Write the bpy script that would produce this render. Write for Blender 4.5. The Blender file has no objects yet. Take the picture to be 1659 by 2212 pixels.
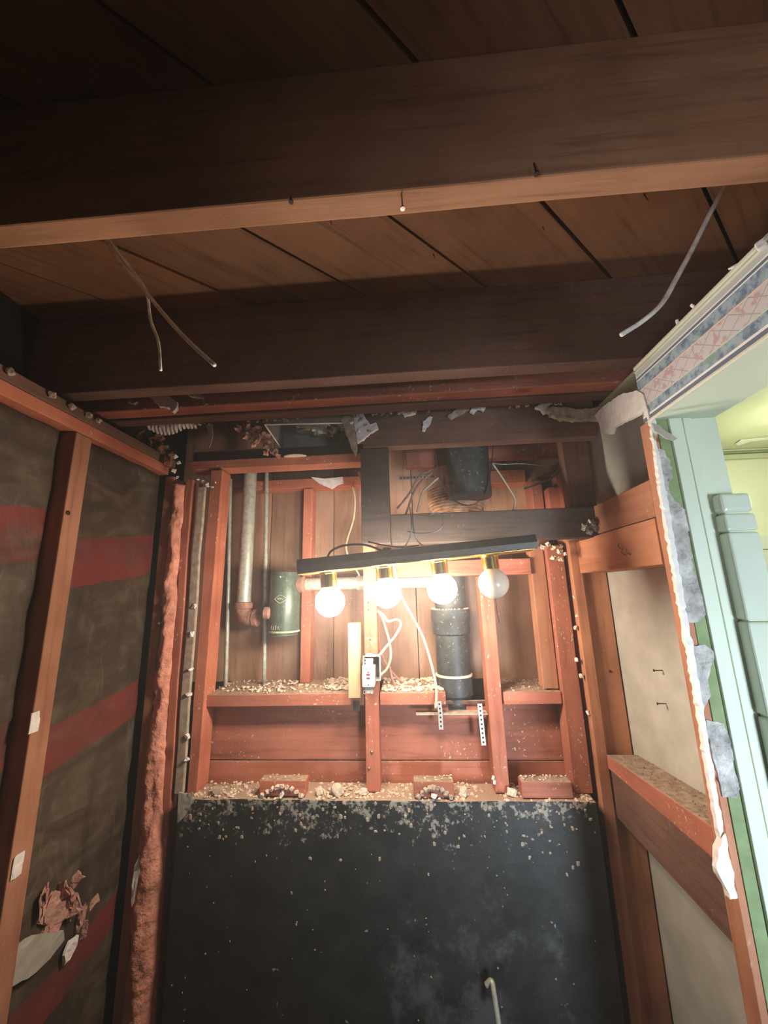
import bpy, bmesh, math, random
from mathutils import Vector, Matrix, noise
random.seed(7)
# ------------------------------------------------------------------ camera
W, H, F = 1659, 2212, 813.95
PITCH, YAW, ROLL = 0.21052, 0.062856, -0.025956
CZ = 1.9
cp, sp, cy_, sy_ = math.cos(PITCH), math.sin(PITCH), math.cos(YAW), math.sin(YAW)
fwd = Vector((-sy_*cp, cy_*cp, sp)); r0 = Vector((cy_, sy_, 0)); u0 = r0.cross(fwd)
rr = r0*math.cos(ROLL) + u0*math.sin(ROLL); uu = -r0*math.sin(ROLL) + u0*math.cos(ROLL)
cam_d = bpy.data.cameras.new('camera'); cam = bpy.data.objects.new('camera', cam_d)
bpy.context.scene.collection.objects.link(cam)
m = Matrix((rr, uu, -fwd)).transposed().to_4x4(); m.translation = (0, 0, CZ); cam.matrix_world = m
cam_d.sensor_fit = 'HORIZONTAL'; cam_d.sensor_width = 36; cam_d.lens = 36*F/W
cam_d.clip_start = 0.02; cam_d.clip_end = 100
bpy.context.scene.camera = cam
# ------------------------------------------------------------------ world, lights, exposure
sc = bpy.context.scene
sc.view_settings.view_transform = 'Standard'; sc.view_settings.look = 'None'
sc.view_settings.gamma = 1; sc.view_settings.use_curve_mapping = False
sc.view_settings.exposure = 0.36
wd = bpy.data.worlds.new('world'); sc.world = wd; wd.use_nodes = True
wd.node_tree.nodes['Background'].inputs[0].default_value = (0.62, 0.72, 1.0, 1)
wd.node_tree.nodes['Background'].inputs[1].default_value = 0.035
# thin haze added to the air for the glow around the bulbs
hz = wd.node_tree.nodes.new('ShaderNodeVolumeScatter'); hz.inputs['Density'].default_value = 0.042; hz.inputs['Anisotropy'].default_value = .6; hz.inputs[0].default_value = (1, .98, .95, 1)
wd.node_tree.links.new(hz.outputs[0], wd.node_tree.nodes['World Output'].inputs['Volume'])
def area(name, loc, aim, size, power, col, sy=None):
    l = bpy.data.lights.new(name, 'AREA'); l.energy = power; l.color = col; l.size = size
    if sy: l.shape = 'RECTANGLE'; l.size_y = sy
    o = bpy.data.objects.new(name, l); sc.collection.objects.link(o); o.location = loc
    o.rotation_euler = (Vector(aim)-Vector(loc)).to_track_quat('-Z', 'Y').to_euler(); return o
# daylight of the bathroom's window, well behind and to the right of the camera
dl = area('bathroom_window_daylight', (1.5, -1.9, 1.0), (0.66, 0.8, 1.5), 0.7, 5.5, (0.74, 0.86, 1.0), 1.0); dl.data.spread = math.radians(32)
hl = area('border_fill', (-0.75, -1.0, 1.1), (0.58, 0.3, 2.25), 0.5, 1.0, (0.92, 0.94, 1.0), 0.8); hl.data.spread = math.radians(40)  # unseen fill lamp added to brighten the wallpaper border
# ceiling lamp of the tiled alcove to the right
al = bpy.data.lights.new('alcove_ceiling_lamp', 'POINT'); al.energy = 5.5; al.color = (1.0, 0.97, 0.78); al.shadow_soft_size = 0.06
alo = bpy.data.objects.new('alcove_ceiling_lamp', al); sc.collection.objects.link(alo); alo.location = (1.3, 1.15, 2.2)
BULB_STRENGTH = 108
# ------------------------------------------------------------------ helpers
C = sc.collection
def A(px, py, **k):
    """where the sight line through a pixel meets the plane X=, Y= or Z="""
    d = fwd*F + rr*(px-W/2) - uu*(py-H/2)
    (a, v), = k.items(); i = 'XYZ'.index(a)
    if i == 2: v -= CZ
    p = d*(v/d[i]); p.z += CZ; return p
WL = {}
def wl(o): return WL.get(o.name, Vector((0, 0, 0)))
def link(name, me, parent=None, org=None):
    o = bpy.data.objects.new(name, me); C.objects.link(o)
    org = Vector(org) if org is not None else Vector((0, 0, 0))
    WL[o.name] = org
    if parent is not None: o.parent = parent; o.location = org - wl(parent)
    else: o.location = org
    return o
def empty(name, loc, parent=None):
    o = link(name, None, parent, loc); o.empty_display_size = 0.05; return o
def obj(name, bm, mat, parent=None, smooth=False):
    bmesh.ops.recalc_face_normals(bm, faces=bm.faces)
    vs = [v.co for v in bm.verts]
    lo = Vector([min(v[i] for v in vs) for i in range(3)]); hi = Vector([max(v[i] for v in vs) for i in range(3)])
    org = Vector(((lo.x+hi.x)/2, (lo.y+hi.y)/2, lo.z))
    for v in bm.verts: v.co -= org
    me = bpy.data.meshes.new(name); bm.to_mesh(me); bm.free()
    for mm in (mat if isinstance(mat, (list, tuple)) else [mat]): me.materials.append(mm)
    if smooth:
        for p in me.polygons: p.use_smooth = True
    return link(name, me, parent, org)
def T(o, label, cat, group=None):
    o['label'] = label; o['category'] = cat
    if group: o['group'] = group
    return o
def S(o): o['kind'] = 'structure'; return o
def hexa(bm, c):
    """8 corners: bottom ring then top ring"""
    v = [bm.verts.new(p) for p in c]; fs = []
    for f in ((3,2,1,0), (4,5,6,7), (0,1,5,4), (1,2,6,5), (2,3,7,6), (3,0,4,7)): fs.append(bm.faces.new([v[i] for i in f]))
    return v, fs
def bx(bm, x0, x1, y0, y1, z0, z1): return hexa(bm, [(x0,y0,z0),(x1,y0,z0),(x1,y1,z0),(x0,y1,z0),(x0,y0,z1),(x1,y0,z1),(x1,y1,z1),(x0,y1,z1)])
def bev(bm, w, seg=2):
    if w > 0: bmesh.ops.bevel(bm, geom=list(bm.edges), offset=w, segments=seg, affect='EDGES', profile=0.5)
def rough(bm, cuts, amp, sc_=9.0, seed=0):
    bmesh.ops.subdivide_edges(bm, edges=list(bm.edges), cuts=cuts, use_grid_fill=True)
    for v in bm.verts:
        n = noise.noise_vector(v.co*sc_ + Vector((seed, seed*1.7, -seed))); v.co += n*amp
def long_cuts(bm, n):
    """cut a box across its longest axis"""
    vs = [v.co for v in bm.verts]
    d = [max(v[i] for v in vs)-min(v[i] for v in vs) for i in range(3)]; ax = d.index(max(d))
    lo = min(v[ax] for v in vs)
    for k in range(1, n):
        co = Vector((0,0,0)); co[ax] = lo + d[ax]*k/n; no = Vector((0,0,0)); no[ax] = 1
        bmesh.ops.bisect_plane(bm, geom=list(bm.verts)+list(bm.edges)+list(bm.faces), plane_co=co, plane_no=no)
def board(name, x0, x1, y0, y1, z0, z1, mat, parent=None, b=0.0025, warp=0.0012):
    bm = bmesh.new(); bx(bm, x0, x1, y0, y1, z0, z1); bev(bm, b, 2); long_cuts(bm, 10)
    for v in bm.verts: v.co += noise.noise_vector(v.co*6 + Vector((x0*50, y0*30, z0*20)))*warp
    return obj(name, bm, mat, parent)
def hboard(name, c, mat, parent=None, b=0.0025, warp=0.001):
    bm = bmesh.new(); hexa(bm, c); bev(bm, b, 2); long_cuts(bm, 8)
    for v in bm.verts: v.co += noise.noise_vector(v.co*6)*warp
    return obj(name, bm, mat, parent)
def smoothpts(P, n=6):
    P = [Vector(p) for p in P]
    if len(P) < 3: return P
    Q = [P[0]*2-P[1]] + P + [P[-1]*2-P[-2]]; out = []
    for i in range(1, len(Q)-2):
        for k in range(n):
            t = k/n; a, b, c, d = Q[i-1], Q[i], Q[i+1], Q[i+2]
            out.append(0.5*((2*b) + (-a+c)*t + (2*a-5*b+4*c-d)*t*t + (-a+3*b-3*c+d)*t**3))
    out.append(P[-1]); return out
def tube(bm, P, r, seg=10, n=6, cap=True, flat=1.0):
    P = smoothpts(P, n) if n > 1 else [Vector(p) for p in P]
    up = Vector((0.13, 0.31, 0.94)); rings = []; N = len(P)
    for i, p in enumerate(P):
        t = (P[min(i+1, N-1)] - P[max(i-1, 0)]).normalized()
        s = up.cross(t)
        if s.length < 1e-4: s = Vector((1, 0, 0)).cross(t)
        s.normalize(); u = t.cross(s); up = u
        rad = r(i/(N-1)) if callable(r) else r
        rings.append([bm.verts.new(p + s*(math.cos(2*math.pi*k/seg)*rad) + u*(math.sin(2*math.pi*k/seg)*rad*flat)) for k in range(seg)])
    for a, b in zip(rings, rings[1:]):
        for k in range(seg): bm.faces.new((a[k], a[(k+1)%seg], b[(k+1)%seg], b[k]))
    if cap: bm.faces.new(rings[0][::-1]); bm.faces.new(rings[-1])
def cable(name, P, r, mat, label=None, cat=None, group=None, parent=None, seg=8, flat=1.0):
    bm = bmesh.new(); tube(bm, P, r, seg, 7, True, flat); o = obj(name, bm, mat, parent, True)
    if label: T(o, label, cat, group)
    return o
def lathe(bm, prof, base, axis=(0, 0, 1), seg=32):
    """prof: (radius, height along axis)"""
    q = Vector((0, 0, 1)).rotation_difference(Vector(axis).normalized()); base = Vector(base); rings = []
    for r, h in prof:
        rings.append([bm.verts.new(base + q @ Vector((r*math.cos(2*math.pi*k/seg), r*math.sin(2*math.pi*k/seg), h))) for k in range(seg)])
    for a, b in zip(rings, rings[1:]):
        for k in range(seg): bm.faces.new((a[k], a[(k+1)%seg], b[(k+1)%seg], b[k]))
    if prof[0][0] > 1e-5: bm.faces.new(rings[0][::-1])
    if prof[-1][0] > 1e-5: bm.faces.new(rings[-1])
    bmesh.ops.remove_doubles(bm, verts=bm.verts, dist=1e-6)
def turned(name, prof, base, mat, parent=None, axis=(0, 0, 1), seg=32, smooth=True):
    bm = bmesh.new(); lathe(bm, prof, base, axis, seg); o = obj(name, bm, mat, parent, False)
    if smooth:
        o.data.shade_smooth() if hasattr(o.data, 'shade_smooth') else None
        try: o.data.set_sharp_from_angle(angle=0.6)
        except Exception: pass
    return o
def lumpbm(bm, loc, size, seed, sub=2, amp=0.45, rot=None):
    r = bmesh.ops.create_icosphere(bm, subdivisions=sub, radius=1.0)
    size = Vector(size) if hasattr(size, '__len__') else Vector((size,)*3)
    R_ = rot or Matrix.Rotation(seed*2.3, 3, 'Z') @ Matrix.Rotation(seed*1.1, 3, 'X')
    for v in r['verts']:
        n = noise.noise(v.co*1.6 + Vector((seed*3.1, seed, 0)))
        c = v.co*(1 + amp*n*1.6)
        c = Vector([max(-0.72, min(0.72, x)) for x in c])
        v.co = Vector(loc) + R_ @ Vector((c.x*size.x, c.y*size.y, c.z*size.z))
def lump(name, loc, size, seed, mat, label=None, cat=None, group=None, parent=None, sub=2, amp=0.45):
    bm = bmesh.new(); lumpbm(bm, loc, size, seed, sub, amp); o = obj(name, bm, mat, parent)
    if label: T(o, label, cat, group)
    return o
def crumbs(name, x0, x1, y0, y1, zf, n, smin, smax, mat, parent=None, seed=1, label=None, cat=None):
    """rubble nobody could count, one object"""
    R = random.Random(seed); bm = bmesh.new()
    for i in range(n):
        s = smin + (smax-smin)*R.random()**3; x = R.uniform(x0, x1); y = R.uniform(y0, y1)
        dens = noise.noise(Vector((x*7, y*9, seed)))
        if dens < -0.12 and R.random() < 0.75: continue
        z = (zf(x, y) if callable(zf) else zf) + s*0.35 + max(0, dens)*0.012*R.random()
        r = bmesh.ops.create_icosphere(bm, subdivisions=1, radius=1.0) if s > smax*0.5 else bmesh.ops.create_cone(bm, segments=4, radius1=0.9, radius2=0.5, depth=1.2, cap_ends=True)
        M = Matrix.Rotation(R.uniform(0, 6.3), 3, 'Z') @ Matrix.Rotation(R.uniform(-.6, .6), 3, 'X')
        sv = Vector((s*R.uniform(.6, 1.3), s*R.uniform(.5, 1.0), s*R.uniform(.35, .75)))
        for v in r['verts']:
            c = v.co; v.co = Vector((x, y, z)) + M @ Vector((c.x*sv.x*R.uniform(.8, 1.1), c.y*sv.y, c.z*sv.z))
    o = obj(name, bm, mat, parent); o['kind'] = 'stuff'
    if label: T(o, label, cat)
    return o
def slab(name, pts, thick, mat, parent=None, amp=0.0015, axis='Y', rag=0.0):
    """outline of points lying in one plane, given real thickness away from the camera"""
    P = []
    for i in range(len(pts)):
        a, b = Vector(pts[i]), Vector(pts[(i+1) % len(pts)]); k = max(1, int((b-a).length/0.008)) if rag else 1
        for j in range(k): P.append(a.lerp(b, j/k) + (noise.noise_vector(a.lerp(b, j/k)*150)*rag if rag else Vector((0,0,0))))
    off = Vector((0,0,0)); off['XYZ'.index(axis)] = thick
    for p in P: p['XYZ'.index(axis)] = pts[0]['XYZ'.index(axis)]
    bm = bmesh.new(); f = bm.faces.new([bm.verts.new(p) for p in P])
    r = bmesh.ops.extrude_face_region(bm, geom=[f])
    for g in r['geom']:
        if isinstance(g, bmesh.types.BMVert): g.co += off
    bmesh.ops.triangulate(bm, faces=[q for q in bm.faces if len(q.verts) > 4])
    if amp:
        bmesh.ops.subdivide_edges(bm, edges=[e for e in bm.edges if e.calc_length() > 0.012], cuts=2, use_grid_fill=True)
        for v in bm.verts: v.co += noise.noise_vector(v.co*90)*amp
    return obj(name, bm, mat, parent)
# ------------------------------------------------------------------ materials
def lin(c):
    return tuple(((x/255)/12.92 if x/255 <= .04045 else (((x/255)+.055)/1.055)**2.4) for x in c) + (1,)
class NT:
    def __init__(s, name):
        s.m = bpy.data.materials.new(name); s.m.use_nodes = True; s.t = s.m.node_tree; s.t.nodes.clear()
        s.out = s.n('ShaderNodeOutputMaterial'); s.b = s.n('ShaderNodeBsdfPrincipled'); s.l(s.b.outputs[0], s.out.inputs[0])
        s.tc = s.n('ShaderNodeTexCoord'); s.oi = s.n('ShaderNodeObjectInfo')
        a = s.n('ShaderNodeVectorMath', operation='SCALE'); s.l(s.oi.outputs['Random'], a.inputs[3]); a.inputs[0].default_value = (13, 7, 19)
        b = s.n('ShaderNodeVectorMath', operation='ADD'); s.l(s.tc.outputs['Object'], b.inputs[0]); s.l(a.outputs[0], b.inputs[1]); s.co = b.outputs[0]
    def n(s, t, **k):
        x = s.t.nodes.new(t)
        for a, v in k.items(): setattr(x, a, v)
        return x
    def l(s, a, b): s.t.links.new(a, b)
    def mp(s, scale, vec=None):
        x = s.n('ShaderNodeMapping'); x.inputs['Scale'].default_value = scale; s.l(vec or s.co, x.inputs[0]); return x.outputs[0]
    def noise(s, scale, detail=4, vec=None, rough=.55, dist=0):
        x = s.n('ShaderNodeTexNoise'); x.inputs['Scale'].default_value = scale; x.inputs['Detail'].default_value = detail
        x.inputs['Roughness'].default_value = rough; x.inputs['Distortion'].default_value = dist; s.l(vec or s.co, x.inputs['Vector']); return x.outputs['Fac']
    def ramp(s, fac, stops, interp='LINEAR'):
        x = s.n('ShaderNodeValToRGB'); x.color_ramp.interpolation = interp; e = x.color_ramp.elements
        while len(e) < len(stops): e.new(0.5)
        for i, (p, c) in enumerate(stops): e[i].position = p; e[i].color = c if len(c) == 4 else (*c, 1)
        s.l(fac, x.inputs[0]); return x.outputs[0]
    def mask(s, fac, lo, hi): return s.ramp(fac, [(lo, (0,0,0,1)), (hi, (1,1,1,1))])
    def mix(s, fac, a, b, mode='MIX'):
        x = s.n('ShaderNodeMix', data_type='RGBA', blend_type=mode)
        for v, i in ((fac, 0), (a, 6), (b, 7)):
            if isinstance(v, (int, float)): x.inputs[i].default_value = v
            elif isinstance(v, tuple): x.inputs[i].default_value = v
            else: s.l(v, x.inputs[i])
        return x.outputs[2]
    def math(s, op, a, b=0.0):
        x = s.n('ShaderNodeMath', operation=op)
        for v, i in ((a, 0), (b, 1)):
            if isinstance(v, (int, float)): x.inputs[i].default_value = v
            else: s.l(v, x.inputs[i])
        return x.outputs[0]
    def bump(s, h, st=.3, d=.002):
        x = s.n('ShaderNodeBump'); x.inputs['Strength'].default_value = st; x.inputs['Distance'].default_value = d; s.l(h, x.inputs['Height']); s.l(x.outputs[0], s.b.inputs['Normal'])
    def fin(s, col, rough=.7, metal=0.0, spec=.3):
        if isinstance(col, tuple): s.b.inputs['Base Color'].default_value = col
        else: s.l(col, s.b.inputs['Base Color'])
        if isinstance(rough, (int, float)): s.b.inputs['Roughness'].default_value = rough
        else: s.l(rough, s.b.inputs['Roughness'])
        s.b.inputs['Metallic'].default_value = metal; s.b.inputs['Specular IOR Level'].default_value = spec; return s.m
def wood(name, light, dark, axis, specks=.0, dust=True, knots=True):
    t = NT(name); sc3 = [26, 26, 26]; sc3['xyz'.index(axis)] = 1.6
    g = t.noise(2.2, 7, t.mp(sc3), .62, .6); g2 = t.noise(9, 3, t.mp([x*1.5 for x in sc3]))
    L, D = lin(light), lin(dark)
    c = t.ramp(g, [(.22, D), (.45, tuple((L[i]*.75+D[i]*.25) for i in range(4))), (.72, L)])
    blot = t.noise(4.5, 4); c = t.mix(t.mask(blot, .35, .7), c, t.mix(1.0, c, (.62, .55, .52, 1), 'MULTIPLY'))
    rv = t.ramp(t.oi.outputs['Random'], [(0, (.82, .84, .88, 1)), (1, (1.12, 1.06, 1.0, 1))]); c = t.mix(1.0, c, rv, 'MULTIPLY')
    if knots:
        s2 = [5, 5, 5]; s2['xyz'.index(axis)] = 2.4
        v = t.n('ShaderNodeTexVoronoi'); v.inputs['Scale'].default_value = 1.0; t.l(t.mp(s2), v.inputs['Vector'])
        k = t.ramp(v.outputs['Distance'], [(.03, (1,1,1,1)), (.085, (0,0,0,1))]); c = t.mix(t.math('MULTIPLY', k, .6), c, tuple(x*.35 for x in D[:3])+(1,))
    if specks:
        n = t.noise(120, 2, t.mp((1, 1, .8))); n2 = t.noise(7, 2)
        mk = t.math('MULTIPLY', t.mask(n, .635, .70), t.mask(n2, .48, .60)); mk = t.math('MULTIPLY', mk, specks); c = t.mix(mk, c, lin((214, 196, 172)))
    if dust:
        ge = t.n('ShaderNodeNewGeometry'); sx = t.n('ShaderNodeSeparateXYZ'); t.l(ge.outputs['True Normal'], sx.inputs[0])
        up = t.mask(sx.outputs[2], .6, .95); up = t.math('MULTIPLY', up, .85); c = t.mix(up, c, t.ramp(t.noise(60, 4), [(.3, lin((136, 118, 98))), (.7, lin((188, 172, 150)))]))
    t.bump(t.math('ADD', g, t.math('MULTIPLY', g2, .5)), .35, .0015)
    return t.fin(c, .72, 0, .25)
def plain(name, col, rough=.7, metal=0., var=.12, nsc=30, bump=.2, spec=.3, dust=0.0, bd=.001):
    t = NT(name); L = lin(col); c = t.ramp(t.noise(nsc, 5), [(.3, tuple(x*(1-var) for x in L[:3])+(1,)), (.7, tuple(min(1, x*(1+var)) for x in L[:3])+(1,))])
    if dust:
        ge = t.n('ShaderNodeNewGeometry'); sx = t.n('ShaderNodeSeparateXYZ'); t.l(ge.outputs['True Normal'], sx.inputs[0])
        c = t.mix(t.math('MULTIPLY', t.mask(sx.outputs[2], .4, .9), dust), c, lin((190, 178, 158)))
        c = t.mix(t.math('MULTIPLY', t.mask(t.noise(90, 3), .62, .7), dust), c, lin((200, 190, 170)))
    t.bump(t.noise(nsc*3, 4), bump, bd); return t.fin(c, rough, metal, spec)
RL, RD = (212, 136, 108), (158, 86, 66)
M = {}
for ax in 'xyz':
    M['red_'+ax] = wood('red_fir_'+ax, RL, RD, ax, 1.0)
    M['brown_'+ax] = wood('brown_fir_'+ax, (132, 102, 88), (86, 64, 54), ax, .15)
    M['orange_'+ax] = wood('orange_fir_'+ax, (210, 150, 116), (160, 104, 76), ax, .3)
M['plank'] = wood('subfloor_plank', (158, 114, 82), (104, 72, 52), 'x', 0, False, True)
M['pine'] = wood('new_pine', (208, 180, 144), (174, 132, 96), 'z', 0, False, True)
M['sheath'] = wood('old_sheathing', (190, 152, 126), (142, 106, 84), 'z', .25, False, False)
M['dark'] = wood('dark_fir_x', (98, 86, 78), (58, 50, 46), 'x', .1)  # fir in a darker brown-grey tone
M['plaster'] = plain('white_plaster', (238, 232, 224), .9, var=.1, nsc=60, bump=.5)
M['plaster_dirty'] = plain('dusty_plaster', (176, 158, 138), .95, var=.3, nsc=50, bump=.6)
M['rubble'] = plain('plaster_rubble', (222, 204, 180), .95, var=.25, nsc=200, bump=.3)
M['mortar'] = plain('grey_mortar', (184, 180, 174), .95, var=.5, nsc=28, bump=1.0, bd=.006)
M['galv'] = plain('galvanised_steel', (184, 186, 172), .42, .25, .25, 70, .2, .5, .25)
M['ductmetal'] = plain('dull_sheet_steel', (160, 162, 154), .4, .3, .2, 40, .2, .5, .1)
M['rust'] = plain('rusty_fitting', (158, 116, 100), .8, .1, .35, 60, .6, .3, .35)
M['can'] = plain('green_trap_paint', (76, 92, 78), .38, .1, .3, 50, .3, .6, .25)
M['can_mark'] = plain('worn_trap_edge', (176, 176, 150), .7, .0, .2, 80, .2)
M['abs'] = plain('black_drain_plastic', (54, 58, 57), .5, 0, .4, 30, .2, .5, .35)
M['black'] = plain('black_metal', (58, 53, 48), .45, .2, .2, 40, .1, .4)
M['brass'] = plain('polished_brass', (222, 190, 110), .2, 1.0, .1, 30, .05, .6)
M['brass_dull'] = plain('aged_brass', (190, 150, 90), .38, .9, .2, 50, .1, .6)
M['white_plastic'] = plain('white_plastic', (206, 202, 188), .35, 0, .03, 20, .02, .5)
M['slot'] = plain('dark_slot', (30, 28, 28), .6, 0, .05)
M['redbtn'] = plain('red_button', (178, 52, 58), .4, 0, .05)
M['greybtn'] = plain('black_button', (72, 74, 72), .4, 0, .05)
M['boxmetal'] = plain('zinc_box_metal', (186, 180, 168), .4, .3, .15, 40, .1, .5)
M['boxdark'] = plain('box_inside', (66, 62, 64), .6, .4, .2)
M['cream'] = plain('cream_cable_sheath', (214, 200, 166), .55, 0, .12, 60, .1, .4)
M['greycable'] = plain('grey_cable', (92, 90, 86), .6, 0, .2, 60, .1, .3)
M['blackcable'] = plain('black_cord', (40, 36, 34), .6, 0, .2, 60, .1, .3)
M['oldcable'] = plain('old_cloth_cable', (176, 134, 118), .8, 0, .25, 90, .3, .2)
M['wire'] = plain('steel_wire', (176, 178, 176), .35, .8, .15, 60, .1, .6)
M['silver'] = plain('oxidised_aluminium_wire', (226, 226, 218), .5, .05, .25, 60, .2, .5)
M['nail'] = plain('rusty_nail', (60, 44, 38), .6, .4, .2)
M['nailshine'] = plain('steel_nail', (150, 140, 128), .4, .8, .2)
M['gyps'] = plain('grey_gypsum_board', (192, 188, 174), .9, 0, .13, 14, .25, .15)
M['dustm'] = plain('grey_brown_dust', (150, 132, 112), .95, 0, .3, 120, .3)
M['tar'] = None
def m_tar():
    t = NT('black_tarred_board'); c = t.ramp(t.noise(14, 6), [(.3, lin((30, 34, 34))), (.7, lin((56, 58, 56)))])
    sx = t.n('ShaderNodeSeparateXYZ'); t.l(t.tc.outputs['Object'], sx.inputs[0]); z, x = sx.outputs[2], sx.outputs[0]
    n = t.noise(26, 5, None, .7); n3 = t.noise(90, 3); pat = t.math('MULTIPLY', t.math('ADD', n, t.math('MULTIPLY', n3, .45)), .8)
    top = t.ramp(z, [(.0, (0,0,0,1)), (.9, (.0,.0,.0,1)), (1.0, (1,1,1,1))])
    # plaster smears left along the top edge, and a limewash splash low on the right half
    zz = t.n('ShaderNodeMapRange'); zz.inputs[1].default_value = 1.13; zz.inputs[2].default_value = 1.31; t.l(z, zz.inputs[0])
    thr = t.math('SUBTRACT', .76, t.math('MULTIPLY', zz.outputs[0], .19))
    m1 = t.math('MULTIPLY', t.math('SUBTRACT', pat, thr), 14); m1 = t.math('MINIMUM', t.math('MAXIMUM', m1, 0), 1)
    dx = t.math('SUBTRACT', x, .12); dz = t.math('SUBTRACT', z, .80)
    dd = t.math('SQRT', t.math('ADD', t.math('MULTIPLY', dx, dx), t.math('MULTIPLY', t.math('MULTIPLY', dz, dz), .9)))
    w = t.n('ShaderNodeMapRange'); w.inputs[1].default_value = .40; w.inputs[2].default_value = .0; t.l(dd, w.inputs[0])
    n2 = t.noise(9, 8, None, .75)
    m2 = t.math('MULTIPLY', t.math('SUBTRACT', t.math('ADD', n2, t.math('MULTIPLY', w.outputs[0], .22)), .62), 4); m2 = t.math('MINIMUM', t.math('MAXIMUM', m2, 0), .55)
    c = t.mix(m2, c, lin((104, 106, 102))); c = t.mix(t.math('MULTIPLY', m1, .85), c, lin((170, 164, 148)))
    dots = t.mask(t.noise(55, 1), .77, .80); c = t.mix(dots, c, lin((150, 156, 160)))
    ge = t.n('ShaderNodeNewGeometry'); s3 = t.n('ShaderNodeSeparateXYZ'); t.l(ge.outputs['True Normal'], s3.inputs[0]); c = t.mix(t.mask(s3.outputs[2], .4, .8), c, lin((176, 150, 128)))
    t.bump(t.math('ADD', n, m1), .4, .002); return t.fin(c, t.ramp(n2, [(.3, (.35,)*3+(1,)), (.7, (.6,)*3+(1,))]), 0, .35)
M['tar'] = m_tar()
def m_batt():
    t = NT('foil_faced_old_batt'); c = t.ramp(t.noise(7, 6, t.mp((1, 1, 2.2)), .6, 1.2), [(.25, lin((60, 48, 39))), (.5, lin((84, 72, 58))), (.75, lin((112, 101, 84)))])
    c = t.mix(t.math('MULTIPLY', t.mask(t.noise(9, 6, t.mp((1, 1.6, .7)), .7, 2.0), .56, .72), .45), c, lin((140, 128, 112)))
    c = t.mix(t.math('MULTIPLY', t.mask(t.noise(3.2, 5, t.mp((1, 1.6, .7)), .6, 1.0), .5, .66), .6), c, lin((48, 40, 34)))
    # printed red bands that climb slightly across the batt
    sx = t.n('ShaderNodeSeparateXYZ'); t.l(t.tc.outputs['Object'], sx.inputs[0])
    q = t.math('ADD', t.math('SUBTRACT', sx.outputs[2], t.math('MULTIPLY', sx.outputs[1], .2)), t.math('MULTIPLY', t.math('SUBTRACT', t.noise(4, 3), .5), .06))
    def band(z0, z1):
        a = t.math('GREATER_THAN', q, z0); b = t.math('LESS_THAN', q, z1); return t.math('MULTIPLY', a, b)
    k = t.math('ADD', band(1.213, 1.318), t.math('ADD', band(1.658, 1.79), band(.66, .75)))
    f = t.math('MULTIPLY', k, t.mask(t.noise(6, 4), .25, .6)); c = t.mix(t.math('MULTIPLY', f, .85), c, lin((132, 54, 52)))
    t.bump(t.noise(14, 6, t.mp((1, 1, .5)), .6, 1), .6, .01); return t.fin(c, .6, 0, .3)
M['batt'] = m_batt()
M['pinkfluff'] = plain('pink_glass_wool', (234, 158, 134), .95, 0, .3, 26, 1.0, .1, bd=.006)
M['brownfluff'] = plain('brown_glass_wool', (150, 104, 78), .95, 0, .5, 40, 1.0, .1, bd=.006)
M['paleinsul'] = plain('pale_torn_wool', (196, 150, 134), .95, 0, .25, 30, 1.0, .1, bd=.005)
M['paper'] = plain('grey_paper', (176, 170, 156), .8, 0, .1, 20, .3, .2)
M['foil'] = plain('crumpled_foil', (170, 166, 158), .35, .5, .3, 60, .6, .5)
M['mint'] = plain('mint_paint', (214, 224, 202), .5, 0, .04, 8, .12, .3)
M['oldgreen'] = plain('old_green_paint', (132, 150, 104), .7, 0, .15, 30, .3, .3)
M['alcovewall'] = plain('pale_green_paint', (214, 220, 184), .5, 0, .05, 8, .1, .3)
M['alcoveceil'] = plain('olive_ceiling_paint', (184, 190, 148), .6, 0, .08, 10, .15, .3)
M['tile'] = plain('mint_glazed_tile', (206, 216, 196), .18, 0, .04, 6, .03, .5)
M['grout'] = plain('pale_grout', (214, 222, 196), .9, 0, .08, 60, .2)
M['amber'] = plain('amber_plastic', (196, 150, 46), .3, 0, .3, 30, .1, .5)
M['moulding'] = plain('cream_moulding_paint', (220, 220, 200), .5, 0, .06, 20, .1)
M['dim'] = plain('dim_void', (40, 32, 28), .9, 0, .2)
M['floor'] = plain('bare_subfloor', (120, 96, 74), .8, 0, .2, 6, .3)
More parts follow.
